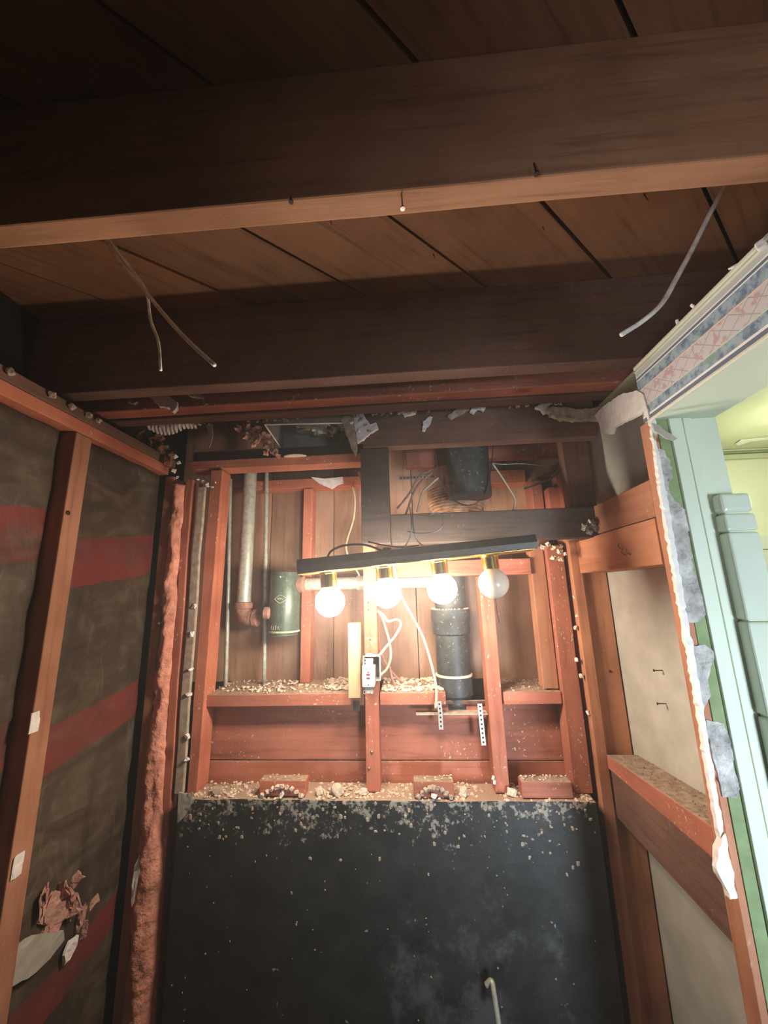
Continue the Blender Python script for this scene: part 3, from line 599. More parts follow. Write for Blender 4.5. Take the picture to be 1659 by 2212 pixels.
# broken mortar left on the jamb
def patch(pts, label, y=.819, mat='mortar', t=.008, cat='plaster', name='mortar_patch', rag=.003):
    o = slab(name, [A(a, b, Y=y) for a, b in pts], t, M[mat], amp=.0034 if mat == 'mortar' else .0022, rag=rag); T(o, label, cat); return o
patch([(1418, 965), (1436, 975), (1447, 995), (1455, 1030), (1442, 1048), (1450, 1075), (1470, 1090), (1494, 1115), (1496, 1138), (1487, 1150), (1492, 1190), (1500, 1240), (1520, 1290), (1530, 1325), (1500, 1345), (1484, 1345), (1470, 1250), (1448, 1120), (1430, 1030)], 'long grey mortar patch on the wall jamb, upper right beside the orange strip')
patch([(1494, 1395), (1520, 1392), (1546, 1412), (1535, 1440), (1530, 1480), (1534, 1510), (1520, 1530), (1513, 1500), (1502, 1440)], 'middle rough mortar patch on the wall jamb, between two green paint patches')
patch([(1526, 1556), (1560, 1562), (1577, 1590), (1590, 1625), (1585, 1660), (1600, 1700), (1590, 1722), (1562, 1722), (1546, 1660), (1534, 1600)], 'lowest grey blue mortar patch on the wall jamb')
patch([(1404, 898), (1416, 905), (1420, 960), (1445, 1090), (1478, 1290), (1520, 1530), (1560, 1775), (1570, 1850), (1562, 1850), (1548, 1770), (1500, 1480), (1460, 1250), (1428, 1060)], 'thin white broken plaster edge running down along the orange strip', y=.816, mat='plaster', t=.01, name='plaster_edge')
patch([(1552, 1838), (1566, 1800), (1578, 1850), (1584, 1890), (1592, 1940), (1580, 1942), (1562, 1905), (1548, 1880)], 'jagged white plaster piece at the near end of the low cross timber', y=.812, mat='plaster', t=.012, name='plaster_piece')
patch([(1408, 914), (1425, 920), (1450, 938), (1463, 948), (1456, 952), (1436, 946), (1415, 930)], 'small grey paper scrap curling off the jamb top under the border', y=.79, mat='paper', t=.003, cat='paper', name='paper_scrap', rag=0)
o = slab('plaster_chunk', [A(a, b, X=.5455) for a, b in ((1284, 898), (1300, 880), (1319, 867), (1339, 852), (1375, 843), (1389, 852), (1393, 868), (1399, 885), (1402, 903), (1394, 900), (1388, 888), (1375, 898), (1345, 912), (1322, 924), (1317, 939), (1300, 933), (1294, 916))], .012, M['plaster'], amp=.0015, axis='X', rag=.002)
T(o, 'big white plaster chunk at the right upper corner, end of the border wall', 'plaster')
patch([(1182, 880), (1200, 878), (1250, 884), (1318, 876), (1300, 905), (1260, 906), (1215, 903), (1190, 895)], 'ragged strip of dusty plaster left of the big white corner chunk', y=1.10, mat='plaster_dirty', t=.02, name='plaster_strip', rag=.006)
# alcove beyond the jamb
aw = board('wall_alcove', .70, 2.0, 1.60, 1.63, 0, 2.439, M['alcovewall'], b=.001, warp=.0005); S(aw)
o = board('wall_alcove_side', 1.98, 2.0, -.5, 1.6, 0, 2.439, M['alcovewall'], b=.001, warp=.0005); S(o)
ac = board('ceiling_alcove', .60, 2.0, -1.0, 1.64, 2.440, 2.4475, M['alcoveceil'], b=.001, warp=.0005); S(ac)
tr = board('trim_1', .70, 1.98, 1.575, 1.60, 2.405, 2.425, M['alcoveceil'], b=.003); S(tr)
board('bead', .70, 1.98, 1.565, 1.60, 2.427, 2.433, M['oldgreen'], tr, .003); board('bead', .70, 1.98, 1.555, 1.60, 2.434, 2.4395, M['alcoveceil'], tr, .003)
P = [A(a, b, Z=2.4385) for a, b in ((1588, 958), (1600, 950), (1659, 944), (1665, 948), (1620, 953), (1595, 962))]
T(slab('peeling_paint', P, -.002, M['moulding'], axis='Z', amp=.001), 'yellowish peeling paint strip on the alcove ceiling by the moulding', 'paint')
for r_, (z0, z1) in enumerate(((2.030, 2.085), (1.757, 2.026), (1.586, 1.753), (1.415, 1.582), (1.244, 1.411), (1.07, 1.24))):
    for k in range(8):
        x = .74 + k*.152 + (.05 if r_ == 0 else 0)
        bm = bmesh.new(); bx(bm, x, x+.149, 1.592, 1.599, z0, z1); bev(bm, .002); obj('tile', bm, M['tile'], aw)
# bullnose tile column
zs = [2.083, 2.040, 2.002, 1.829, 1.658, 1.486, 1.315, 1.143, .97, .80]
tc = empty('bullnose_tile_column', (.67, .83, .80)); T(tc, 'vertical column of mint bullnose tiles with pale joints on the jamb edge', 'tile')
board('grout_core', .648, .696, .800, .8215, .79, 2.078, M['grout'], tc, .004)
for k in range(len(zs)-1):
    bm = bmesh.new(); bx(bm, .640, .700, .792, .8205, zs[k+1]+.0016, zs[k]-.0016); bev(bm, .005 if k else .008, 3); obj('tile', bm, M['tile'], tc)
a_ = A(1650, 1285, Y=1.585); o = board('soap_holder', a_.x-.02, a_.x+.09, 1.53, 1.591, a_.z-.02, a_.z+.03, M['amber'], b=.012); T(o, 'small amber soap holder on the far alcove tiles at the right photo edge', 'soap holder')
# ------------------------------------------------------------------ pipes
def P3(px, py, y): return A(px, py, Y=y)
Yp = 1.385
v = P3(537, 1100, Yp); xb, zb_, zt_ = v.x, P3(537, 1302, Yp).z, 2.46
rt = (P3(549.5, 1200, Yp)-P3(522, 1200, Yp)).x/2
dp = empty('drain_pipe', (xb, Yp, zb_)); T(dp, 'thick galvanised vertical pipe with a rusty elbow at its foot, left in the niche', 'pipe')
turned('pipe', [(rt, 0), (rt, zt_-zb_)], (xb, Yp, zb_), M['galv'], dp, seg=28)
ez = P3(540, 1330, Yp).z
prof = [(rt*1.22, -.02), (rt*1.28, -.016), (rt*1.28, .0), (rt*1.1, .002)]
turned('collar', [(rt*1.1, -.022), (rt*1.32, -.020), (rt*1.32, .0), (rt*1.05, .003)], (xb, Yp, zb_), M['rust'], dp)
bm = bmesh.new(); tube(bm, [(xb, Yp, zb_-.018), (xb+.002, Yp, ez+.012), (xb+.018, Yp-.004, ez-.006), (xb+.042, Yp-.006, ez-.008)], rt*1.12, 20, 6); obj('elbow', bm, M['rust'], dp, True)
turned('collar', [(rt*1.0, 0), (rt*1.25, .003), (rt*1.25, .018), (rt*1.0, .02)], (xb+.040, Yp-.006, ez-.008), M['rust'], dp, axis=(1, 0, 0))
# green drum trap
cx, cw = P3(615, 1300, 1.36).x, (P3(646, 1300, 1.33)-P3(583, 1300, 1.33)).x/2
ct, cb = P3(615, 1236, 1.33).z, P3(615, 1366, 1.31).z; Yc = 1.362
tp = empty('drum_trap', (cx, Yc, cb)); T(tp, 'green metal drum trap with a diamond mark hanging in the niche', 'drum trap')
turned('body', [(cw*.98, 0), (cw, .004), (cw, ct-cb-.004), (cw*.96, ct-cb)], (cx, Yc, cb), M['can'], tp, seg=48)
turned('rim', [(cw*1.0, -.004), (cw*1.05, -.003), (cw*1.05, .0015), (cw, .003)], (cx, Yc, cb), M['can_mark'], tp, seg=48)
turned('lid', [(cw*.7, -.016), (cw*.9, -.014), (cw*.92, -.004)], (cx, Yc, cb), M['can'], tp, seg=32)
def onc(u, z): # point on the trap's front, u = arc offset
    a = u/cw; return Vector((cx+math.sin(a)*(cw+.0006), Yc-math.cos(a)*(cw+.0006), z))
zc = P3(606, 1294, 1.31).z; uc = P3(606, 1294, 1.315).x-cx
bm = bmesh.new(); D = [(-.021, 0), (-.004, .0125), (.004, .0125), (.021, 0), (.004, -.0125), (-.004, -.0125), (-.021, 0)]
tube(bm, [onc(uc+a, zc+b) for a, b in D], .0009, 6, 3); obj('diamond_mark', bm, M['can_mark'], tp)
bm = bmesh.new()
for i, (a, b, c, d2) in enumerate(((-.010,-.002,-.008,.004), (-.008,.004,-.005,-.002), (-.003,-.003,-.003,.004), (-.003,.004,.001,.001), (.003,.004,.003,-.003), (.003,.001,.007,.003), (.009,-.003,.011,.003))):
    tube(bm, [onc(uc+a, zc+b), onc(uc+c, zc+d2)], .0006, 5, 1)
obj('embossed_letters', bm, M['can_mark'], tp)
bm = bmesh.new(); z5 = cb+.014
for a, b, c, d2 in ((-.035,-.006,-.031,.008), (-.031,.008,-.026,-.006), (-.022,-.006,-.021,.006), (-.017,.007,-.010,.008), (-.014,-.006,-.013,.007), (-.008,-.004,-.003,.006), (-.003,.006,.0,-.005)):
    tube(bm, [onc(a, z5+b), onc(c, z5+d2)], .0006, 5, 1)
obj('scratched_marks', bm, M['can_mark'], tp)
lump('nub', onc(uc-.001, P3(610, 1246, 1.31).z), .004, 3, M['can_mark'], parent=tp)
turned('inlet', [(.012, 0), (.021, .004), (.021, .02), (.013, .026)], P3(570, 1324, 1.335), M['rust'], tp, axis=(1, 0, -.05))
oz = P3(660, 1262, 1.37).z
turned('outlet', [(.028, 0), (.030, .003), (.030, .026), (.024, .03)], (cx+cw-.012, 1.368, oz), M['rust'], tp, axis=(1, 0, 0))
x0, x1 = cx+cw+.016, P3(945, 1262, 1.385).x
hp = empty('cross_pipe', (x0, 1.385, oz-.03)); T(hp, 'pale horizontal pipe from the green trap running behind the outlet stud', 'pipe')
turned('pipe', [(.0225, 0), (.0225, x1-x0)], (x0, 1.388, oz), M['galv'], hp, axis=(1, 0, -.004))
turned('coupling', [(.026, 0), (.027, .002), (.027, .05), (.026, .052)], (x0+.19, 1.388, oz-.001), M['galv'], hp, axis=(1, 0, 0))
# thin pipes
a_, b_ = P3(497, 1065, 1.40), P3(487, 1494, 1.40)
cable('thin_pipe', [b_, a_.lerp(b_, .5)+Vector((.002,0,0)), a_, a_+(a_-b_)*.08], .0075, M['galv'], 'thin grey pipe at the far left of the niche, reaching the ledge', 'pipe', seg=12)
a_, b_ = P3(576, 1030, 1.42), P3(570, 1490, 1.42)
b_.z = 1.592; cable('thin_pipe', [b_, a_.lerp(b_, .5), a_, a_+(a_-b_)*.05], .0078, M['galv'], 'thin speckled pipe passing behind the green trap', 'pipe', seg=12)
# black drain stack
px_ = P3(980, 1400, 1.35).x; r1 = (P3(1020, 1400, 1.35)-P3(946, 1400, 1.35)).x/2; r2 = (P3(1021, 1340, 1.35)-P3(934, 1340, 1.35)).x/2
Yd = 1.395; z = lambda py: P3(980, py, 1.345).z
st = empty('drain_stack', (px_, Yd, z(1536))); T(st, 'black plastic drain pipe with hub fittings standing right of the cream cable', 'pipe')
zb0 = z(1540); z2, z3 = z(1465), z(1450)
turned('lower_hub', [(r1*.93, 0), (r1*.93, z(1512)-zb0), (r1*1.08, z(1506)-zb0), (r1*1.08, z(1466)-zb0), (r1*1.0, z(1463)-zb0)], (px_, Yd, zb0), M['abs'], st, seg=48)
turned('joint_ring', [(r1, 0), (r1*1.10, .001), (r1*1.10, .006), (r1, .008)], (px_, Yd, z(1466)), M['rubble'], st, seg=48)
turned('pipe', [(r1, 0), (r1, z(1372)-z(1462))], (px_, Yd, z(1462)), M['abs'], st, seg=48)
turned('upper_hub', [(r1, 0), (r2*.96, .006), (r2*.96, z(1345)-z(1374)), (r2, z(1342)-z(1374)), (r2, z(1318)-z(1374)), (r2*.93, z(1315)-z(1374)), (r2*.9, z(1320)-z(1374)), (.001, z(1320)-z(1374))], (px_, Yd, z(1374)), M['abs'], st, seg=48)
turned('pipe', [(r1*.97, 0), (r1*.97, z(1160)-z(1318))], (px_+.004, Yd+.012, z(1318)), M['abs'], st, seg=48)
R = random.Random(9); bm = bmesh.new()
for i in range(60):
    a = R.uniform(0, 6.28); lumpbm(bm, (px_+math.cos(a)*r2*.95, Yd+math.sin(a)*r2*.95, z(1316)+.001), .003, i, 1)
o = obj('crumbs', bm, M['rubble'], st); o['kind'] = 'stuff'
# perforated straps on the board below
def strap(pts, w, mat, label, name='perforated_strap', cat='strap', holes=True, side=Vector((1, 0, 0))):
    pts = [Vector(p) for p in pts]; th = empty(name, pts[0]); T(th, label, cat); bm = bmesh.new(); P_ = smoothpts(pts, 6)
    L_ = []
    for i, p in enumerate(P_):
        t = (P_[min(i+1, len(P_)-1)]-P_[max(i-1, 0)]).normalized(); s = side - t*side.dot(t); s.normalize(); n_ = t.cross(s)
        L_.append([bm.verts.new(p+s*(w/2)*a+n_*.0007*b) for a, b in ((-1,-1), (1,-1), (1,1), (-1,1))])
    for a, b in zip(L_, L_[1:]):
        for k in range(4): bm.faces.new((a[k], a[(k+1)%4], b[(k+1)%4], b[k]))
    bm.faces.new(L_[0]); bm.faces.new(L_[-1][::-1]); obj('band', bm, mat, th)
    if holes:
        tot = sum((b-a).length for a, b in zip(P_, P_[1:])); acc = 0; nxt = .008; bm = bmesh.new()
        for a, b in zip(P_, P_[1:]):
            l_ = (b-a).length
            while nxt < acc+l_ and nxt < tot-.004:
                c = a.lerp(b, (nxt-acc)/l_); t = (b-a).normalized(); s = (side-t*side.dot(t)).normalized(); n_ = t.cross(s)
                lathe(bm, [(.0028, -.0012), (.0028, .0012)], c, n_, 10); nxt += .0125
            acc += l_
        o = obj('holes', bm, M['slot'], th); o['kind'] = 'stuff'
    return th
strap([P3(948, 1515, 1.286), P3(951, 1540, 1.284), P3(953, 1576, 1.286)], .014, M['boxmetal'], 'short perforated metal strap left under the black drain')
strap([P3(1036, 1520, 1.286), P3(1040, 1560, 1.286), P3(1045, 1610, 1.286)], .014, M['boxmetal'], 'long perforated metal strap right under the black drain')
strap([P3(862, 1033, 1.36), P3(900, 1031, 1.36), P3(938, 1029, 1.36)], .012, M['boxmetal'], 'pale perforated strap lying horizontally behind the cables', side=Vector((0, 0, 1)))
a_, b_ = P3(898, 1536, 1.325), P3(1050, 1545, 1.325)
o = board('dusty_batten', a_.x, b_.x, 1.29, 1.328, a_.z-.003, a_.z+.001, M['plaster_dirty'], b=.0008); T(o, 'thin dusty metal edge lying under the black drain', 'metal strip')
# round black duct above with strap and elbow
Yr = 1.25; xr = P3(1012, 1030, Yr).x; R_ = (P3(1062, 1020, Yr-.03)-P3(967, 1020, Yr-.03)).x/2; zb2 = P3(1012, 1086, Yr+R_).z
rd = empty('round_duct', (xr, Yr, zb2)); T(rd, 'wide round black pipe coming down behind the brown header', 'duct')
turned('duct_pipe', [(R_*.96, 0), (R_, .003), (R_, 2.45-zb2), (R_*.9, 2.45-zb2)], (xr, Yr, zb2), M['abs'], rd, seg=40)
bm = bmesh.new(); prof = []
for k in range(61):
    t = k/60; prof.append((.052+.050*math.sin(min(1, t*1.5)*math.pi/2)+.0035*math.sin(k*1.25), .115*t))
lathe(bm, prof, (P3(985, 1080, 1.375).x, 1.375, P3(985, 1118, 1.30).z), (0, 0, 1), 40)
o = obj('ribbed_elbow', bm, M['elbow'], rd, True); o['label'] = 'brown ribbed elbow glowing in the bulb light'
strap([P3(938, 962, 1.172+.012), P3(945, 1010, 1.195), P3(955, 1045, 1.19), P3(978, 1078, 1.186), P3(1010, 1092, 1.184), P3(1040, 1078, 1.186), P3(1056, 1040, 1.19), P3(1062, 1000, 1.195), P3(1066, 962, 1.19)], .013, M['black'], 'dark perforated strap looped under the round black pipe', side=Vector((0, 1, 0)))
# square duct boot
zd = 2.452; c1, c2, c3, c4 = [A(a, b, Z=zd) for a, b in ((572, 917), (768, 913), (758, 977), (612, 975))]
du = empty('duct_boot', ((c1+c3)/2)); T(du, 'open rectangular sheet metal duct above the niche with crumpled foil inside', 'duct')
cs = [c1, c2, c3, c4]; th_ = .0035
for i in range(4):
    a, b = cs[i], cs[(i+1) % 4]; n_ = (b-a).cross(Vector((0, 0, 1))).normalized()*th_
    if n_.dot((a+b)/2-(c1+c3)/2) < 0: n_ = -n_
    bm = bmesh.new(); up = Vector((0, 0, .20)); hexa(bm, [a, b, b+n_, a+n_, a+up, b+up, b+n_+up, a+n_+up]); obj('side_panel', bm, M['ductmetal'], du)
bm = bmesh.new(); tube(bm, [c1, c2, c3, c4, c1], .0028, 6, 1); o = obj('bright_rim', bm, M['plaster'], du)
bm = bmesh.new(); bx(bm, c1.x, c2.x, c1.y, c3.y, zd+.2, zd+.204); obj('top_panel', bm, M['ductmetal'], du)
bm = bmesh.new()
for i in range(7):
    u = i/6; lumpbm(bm, (c1.x+.07+(c2.x-c1.x-.1)*u, c3.y-.05-.05*abs(math.sin(i*2)), zd+.09+.03*math.sin(i*1.9)), (.040, .038, .026), i*2.1, 3, .9)
for v in bm.verts: v.co += noise.noise_vector(v.co*45)*.007
obj('foil_scrap', bm, M['foil'], du)
bm = bmesh.new(); tube(bm, [c1+Vector((.09,.06,.07)), c2+Vector((-.11,.13,.055))], .0018, 6, 1); obj('stiffener', bm, M['galv'], du)
for px, py in ((650, 962), (668, 964), (738, 962)):
    p = A(px, py, Y=c3.y-.004); bm = bmesh.new(); lathe(bm, [(.0001, 0), (.004, .001), (.0001, .004)], p, (0, -1, 0), 10); obj('screw', bm, M['galv'], du)
dc = A(638, 984, Z=2.398); bm = bmesh.new(); lathe(bm, [(.0001, 0), (.030, .001), (.034, .003), (.030, .006), (.0001, .007)], (0, 0, 0), (0, 0, -1), 24)
for v in bm.verts: v.co = Vector((dc.x+v.co.x*1.25, dc.y+v.co.y*.6, dc.z+v.co.z))
T(obj('flat_disc', bm, M['rubble']), 'flat beige oval disc under the front left rim of the open duct', 'disc')
# plaster remains along the ceiling edge
def chunk(pts, y, mat, lb, t=.012, name='plaster_scrap', cat='plaster', grp=None, rag=.003):
    o = slab(name, [A(a, b, Y=y) for a, b in pts], t, M[mat], amp=.002, rag=rag); T(o, lb, cat, grp); return o
chunk([(755, 877), (775, 875), (782, 888), (790, 905), (800, 915), (812, 912), (818, 925), (800, 935), (785, 948), (772, 958), (768, 930), (758, 905)], 1.125, 'plaster', 'ragged white and grey plaster tangle right of the open duct')
chunk([(736, 905), (752, 893), (764, 900), (768, 940), (772, 970), (768, 985), (760, 970), (748, 935)], 1.12, 'plaster_dirty', 'dusty plaster crust on the right rim of the open duct')
chunk([(865, 884), (880, 884), (884, 890), (900, 885), (898, 893), (884, 896), (874, 898)], 1.13, 'plaster', 'two tiny white plaster tips on the header above the hanging board')
chunk([(914, 912), (928, 900), (934, 902), (930, 914), (918, 930), (912, 928)], 1.13, 'plaster', 'small white plaster scrap standing on the header, left of the beige one')
chunk([(968, 898), (985, 884), (1002, 876), (1018, 876), (1014, 884), (990, 896), (974, 903)], 1.125, 'plaster_dirty', 'long beige plaster scrap slanting on the header')
chunk([(1016, 888), (1024, 872), (1036, 864), (1048, 868), (1052, 876), (1044, 886), (1034, 882), (1024, 892)], 1.12, 'plaster', 'curled white plaster scrap above the round black pipe')
chunk([(1156, 880), (1170, 872), (1184, 868), (1192, 872), (1180, 880), (1186, 890), (1176, 893), (1168, 884)], 1.12, 'plaster', 'small white plaster scrap left of the ragged dusty strip')
chunk([(318, 852), (336, 855), (360, 852), (372, 862), (384, 868), (380, 882), (372, 890), (366, 880), (344, 878), (330, 864)], .975, 'plaster', 'grey white plaster rag hanging under the second joist at the left')
chunk([(402, 850), (412, 842), (428, 848), (440, 860), (426, 858), (408, 856)], .975, 'plaster', 'small plaster rag hanging under the second joist, right of the bigger rag')
chunk([(272, 858), (284, 862), (296, 868), (288, 872), (276, 868)], .975, 'plaster_dirty', 'tiny brown plaster bit under the second joist, left of the grey rag')
chunk([(445, 918), (458, 916), (460, 940), (452, 967), (443, 965), (450, 935)], 1.11, 'paper', 'thin strip of paper dangling in the dark opening left of the duct', t=.003, name='paper_strip', cat='paper', rag=0)
rb = empty('ribbed_plaster', A(365, 930, Y=1.12)); T(rb, 'row of white ribbed plaster ridges hanging at the left of the ceiling opening', 'plaster')
for i in range(13):
    px = 322+i*8.2; h = 10+13*math.sin(math.pi*min(1, i/9))*(1 if i < 9 else .6)
    a_ = A(px, 918-i*.3, Y=1.10); b_ = A(px+3, 918-i*.3+h, Y=1.115)
    bm = bmesh.new(); tube(bm, [a_, a_.lerp(b_, .5)+Vector((0, -.004, 0)), b_], lambda t: .0065*(1-.35*t), 7, 3)
    for v in bm.verts: v.co += noise.noise_vector(v.co*120)*.0015
    obj('ridge', bm, M['plaster'], rb)
def fl(name, pts, y, s, mat, lb, seed, cat):
    bm = bmesh.new()
    for i, (px, py, k) in enumerate(pts): lumpbm(bm, A(px, py, Y=y), (s*k*1.2, s*k, s*k), seed+i*1.3, 3, .8)
    for v in bm.verts: v.co += noise.noise_vector(v.co*70)*.006
    o = obj(name, bm, M[mat]); T(o, lb, cat); return o
fl('insulation_clump', [(285, 935, .8), (305, 945, 1.), (330, 955, 1.1), (350, 970, 1.), (345, 945, .8), (368, 985, .8), (362, 1000, .6)], 1.21, .022, 'brownfluff', 'matted brown insulation clump on the left plate near the corner', 4, 'insulation')
fl('insulation_clump', [(515, 925, .8), (535, 922, 1.), (556, 930, 1.1), (560, 950, 1.1), (578, 962, .9), (592, 976, .7), (535, 942, .9), (572, 940, .9), (600, 984, .5), (548, 962, .6), (575, 978, .6)], 1.20, .017, 'paleinsul', 'reddish fibrous plaster clump left of the open duct', 9, 'plaster')
fl('plaster_lump', [(378, 988, .9), (385, 1000, .8), (375, 1018, .9), (382, 1030, .6)], 1.22, .009, 'plaster', 'bright white plaster lump at the end of the left top plate', 12, 'plaster')
fl('plaster_lump', [(448, 1048, .8), (440, 1040, .6), (458, 1052, .6), (430, 1036, .5), (465, 1042, .4)], 1.25, .009, 'plaster', 'white plaster lump at the top of the grey plaster strip', 15, 'plaster')
fl('foil_scrap', [(1265, 1140, 1.), (1278, 1132, 1.1), (1290, 1142, .9), (1272, 1150, .6)], 1.12, .012, 'foil', 'crumpled silvery scrap at the right end of the dark horizontal board', 18, 'scrap')
fl('plaster_lump', [(1172, 1182, .8), (1184, 1176, .9), (1196, 1184, .8), (1208, 1192, .8), (1212, 1180, .7), (1198, 1204, .9), (1212, 1208, .8), (1222, 1196, .6)], 1.22, .010, 'rubble', 'broken plaster lump on the right niche stud top', 21, 'plaster')
for i, (px, py, lb) in enumerate(((22, 803, 'nearest plaster nub on the left top plate, at the photo edge'), (113, 853, 'plaster nub on the left top plate where the second joist lands'), (155, 878, 'plaster nub on the left top plate, just past the second joist'), (192, 897, 'plaster nub on the left top plate beside the reddish joist'), (212, 908, 'plaster nub on the left top plate beside the furthest joist'))):
    p = A(px, py, X=-.858); lump('plaster_nub', p, .010, i*2+1, M['plaster_dirty'], lb, 'plaster')
p = A(1643, 530, X=.54); lump('plaster_nub', p, .008, 44, M['plaster'], 'white plaster nub on top of the border wall at the upper right', 'plaster')
for i, (px, py) in enumerate(((1247, 1330), (1243, 1356), (1245, 1425), (1255, 1460), (1270, 1540), (1240, 1290))):
    p = A(px, py, Y=1.272); lump('plaster_crumb', p, (.007, .005, .009), i*3+2, M['rubble'] if i % 2 else M['plaster'], ('second', 'third', 'fourth', 'fifth', 'lowest', 'topmost')[i] + ' plaster crumb down the dark gap beside the right corner post', 'plaster', 'plaster crumbs in the right gap')
# ------------------------------------------------------------------ power outlet and pine stick
a_, b_ = P3(757, 1400, 1.30), P3(783, 1400, 1.30)
o = board('pine_stick', a_.x, b_.x-.002, 1.25, 1.286, P3(770, 1508, 1.25).z, P3(770, 1346, 1.25).z, M['pine'], b=.0015); T(o, 'pale new pine stick left of the power outlet', 'stick')
a_ = P3(768, 1510, 1.3); o = board('wood_offcut', a_.x-.006, a_.x+.016, 1.292-.008, 1.33, a_.z-.032, a_.z-.002, M['dark']); T(o, 'small black offcut below the pine stick', 'block')
fx0, fx1 = P3(782, 1460, 1.2).x, P3(809, 1460, 1.2).x; fz0, fz1 = P3(796, 1485, 1.2).z, P3(796, 1437, 1.2).z; fxc = (fx0+fx1)/2; fw = (fx1-fx0)/2; fzc = (fz0+fz1)/2; fh = (fz1-fz0)/2
ou = empty('power_outlet', (fxc, 1.2, fz0)); T(ou, 'white power outlet with a red and a dark button, hanging out of its metal box', 'outlet')
bm = bmesh.new(); bx(bm, fx0, fx1, 1.198, 1.206, fz0, fz1); bev(bm, .0035, 3); obj('face', bm, M['white_plastic'], ou)
bm = bmesh.new(); bx(bm, fx0+.001, fx1+.001, 1.206, 1.238, fz0+.003, fz1-.003); bev(bm, .003, 2); obj('body', bm, M['boxmetal'], ou)
def little(name, x0, x1, z0, z1, mat, dy=.0012): bm = bmesh.new(); bx(bm, x0, x1, 1.198-dy, 1.2, z0, z1); bev(bm, .0004, 1); obj(name, bm, mat, ou)
little('reset_button', fxc-.0055, fxc+.0055, fzc+.0025, fzc+.0078, M['redbtn']); little('test_button', fxc-.005, fxc+.005, fzc-.0075, fzc-.0025, M['greybtn'])
for s in (1, -1):
    zc2 = fzc+s*fh*.62 if s > 0 else fzc-fh*.52
    for dx in (-.0055, .004): little('slot', fxc+dx, fxc+dx+.0016, zc2-.001, zc2+.0065, M['slot'], .0004)
    bm = bmesh.new(); lathe(bm, [(.0022, 0), (.0022, .0006)], (fxc, 1.1985, zc2-.008), (0, -1, 0), 12); obj('ground_hole', bm, M['slot'], ou)
bm = bmesh.new(); bx(bm, fxc-.010, fxc+.012, 1.206, 1.208, fz0-.018, fz0); bx(bm, fxc-.008, fxc+.014, 1.206, 1.208, fz1, fz1+.018); obj('mounting_yoke', bm, M['boxmetal'], ou)
for s, zz in ((-1, fz0-.014), (1, fz1+.013)):
    for dx in (-.012, .010):
        bm = bmesh.new(); tube(bm, [Vector((fxc+dx+.005*math.cos(t*math.pi/5), 1.206, zz+.005*math.sin(t*math.pi/5))) for t in range(11)], .0013, 6, 1, False); obj('ear', bm, M['wire'], ou)
# metal box behind: five thin sides
X0, X1, Z0, Z1 = P3(785, 1440, 1.236).x, P3(821, 1440, 1.236).x, P3(800, 1470, 1.236).z, P3(800, 1417, 1.236).z
bo = empty('junction_box', ((X0+X1)/2, 1.26, Z0)); T(bo, 'open metal junction box nailed to the middle stud behind the white outlet', 'electrical box')
for x0, x1, z0, z1, nm in ((X0, X0+.0025, Z0, Z1, 'side'), (X1-.0025, X1, Z0, Z1, 'side'), (X0, X1, Z0, Z0+.0025, 'side'), (X0, X1, Z1-.0025, Z1, 'side')):
    bm = bmesh.new(); bx(bm, x0, x1, 1.236, 1.279, z0, z1); obj(nm, bm, M['boxmetal'], bo)
bm = bmesh.new(); bx(bm, X0, X1, 1.276, 1.279, Z0, Z1); obj('back', bm, M['boxdark'], bo)
bm = bmesh.new(); tube(bm, [(X0,1.236,Z0),(X0,1.236,Z1),(X1,1.236,Z1),(X1,1.236,Z0),(X0,1.236,Z0)], .0018, 6, 1); obj('rim', bm, M['white_plastic'], bo)
lump('plaster_crumb', ((X0+X1)/2-.006, 1.24, Z1+.003), (.014, .006, .004), 4, M['plaster'], parent=bo)
# ------------------------------------------------------------------ cables
def W3(pts, y):
    return [A(p[0], p[1], Y=(p[2] if len(p) > 2 else y)) for p in pts]
cable('cream_cable', W3([(762, 1050), (767, 1080), (764, 1120), (752, 1160), (748, 1185), (757, 1212), (775, 1240, 1.38), (780, 1262, 1.43)], 1.41), .0036, M['cream'], 'cream cable coming down the back of the niche left of the dark horizontal board', 'cable')
cable('cream_cable', W3([(845, 1200, 1.27), (862, 1268), (868, 1290), (890, 1330), (912, 1372), (928, 1420), (940, 1470), (943, 1500), (941, 1530)], 1.27), .0040, M['cream'], 'long cream cable hanging from the second bulb down beside the black drain', 'cable')
cable('cream_cable', W3([(818, 1418, 1.26), (835, 1396), (852, 1376), (866, 1350), (858, 1338), (838, 1342), (828, 1328), (815, 1320)], 1.29), .0040, M['cream'], 'cream cable loop rising from the top right of the junction box', 'cable')
cable('cream_cable', W3([(822, 1458, 1.262), (836, 1444), (844, 1420), (842, 1390), (834, 1360), (826, 1335), (815, 1318)], 1.33), .0040, M['cream'], 'cream cable curving up from the right side of the junction box', 'cable')
cable('cream_cable', W3([(842, 1440), (846, 1460), (852, 1480), (866, 1490)], 1.38), .0042, M['oldcable'], 'pinkish cable end dropping onto the short ledge', 'cable')
cable('cream_cable', W3([(820, 1400), (832, 1430), (850, 1455), (872, 1478), (890, 1490)], 1.41), .0036, M['oldcable'], 'pinkish cable slanting down behind the looped cream cables', 'cable')
cable('cream_cable', W3([(818, 1340), (819, 1375), (820, 1405)], 1.42), .0034, M['oldcable'], 'short upright pinkish cable right next to the middle stud', 'cable')
cable('cut_cable', W3([(947, 1032), (932, 1045), (914, 1062), (908, 1080), (901, 1106)], 1.20), .0036, M['cream'], 'cut cream cable end curving down left of the round black pipe', 'cable')
cable('cut_cable', W3([(935, 1020), (905, 1045), (893, 1065), (884, 1090), (874, 1118)], 1.22), .0034, M['oldcable'], 'cut cable end hanging in the opening, second from the dark hanging board', 'cable')
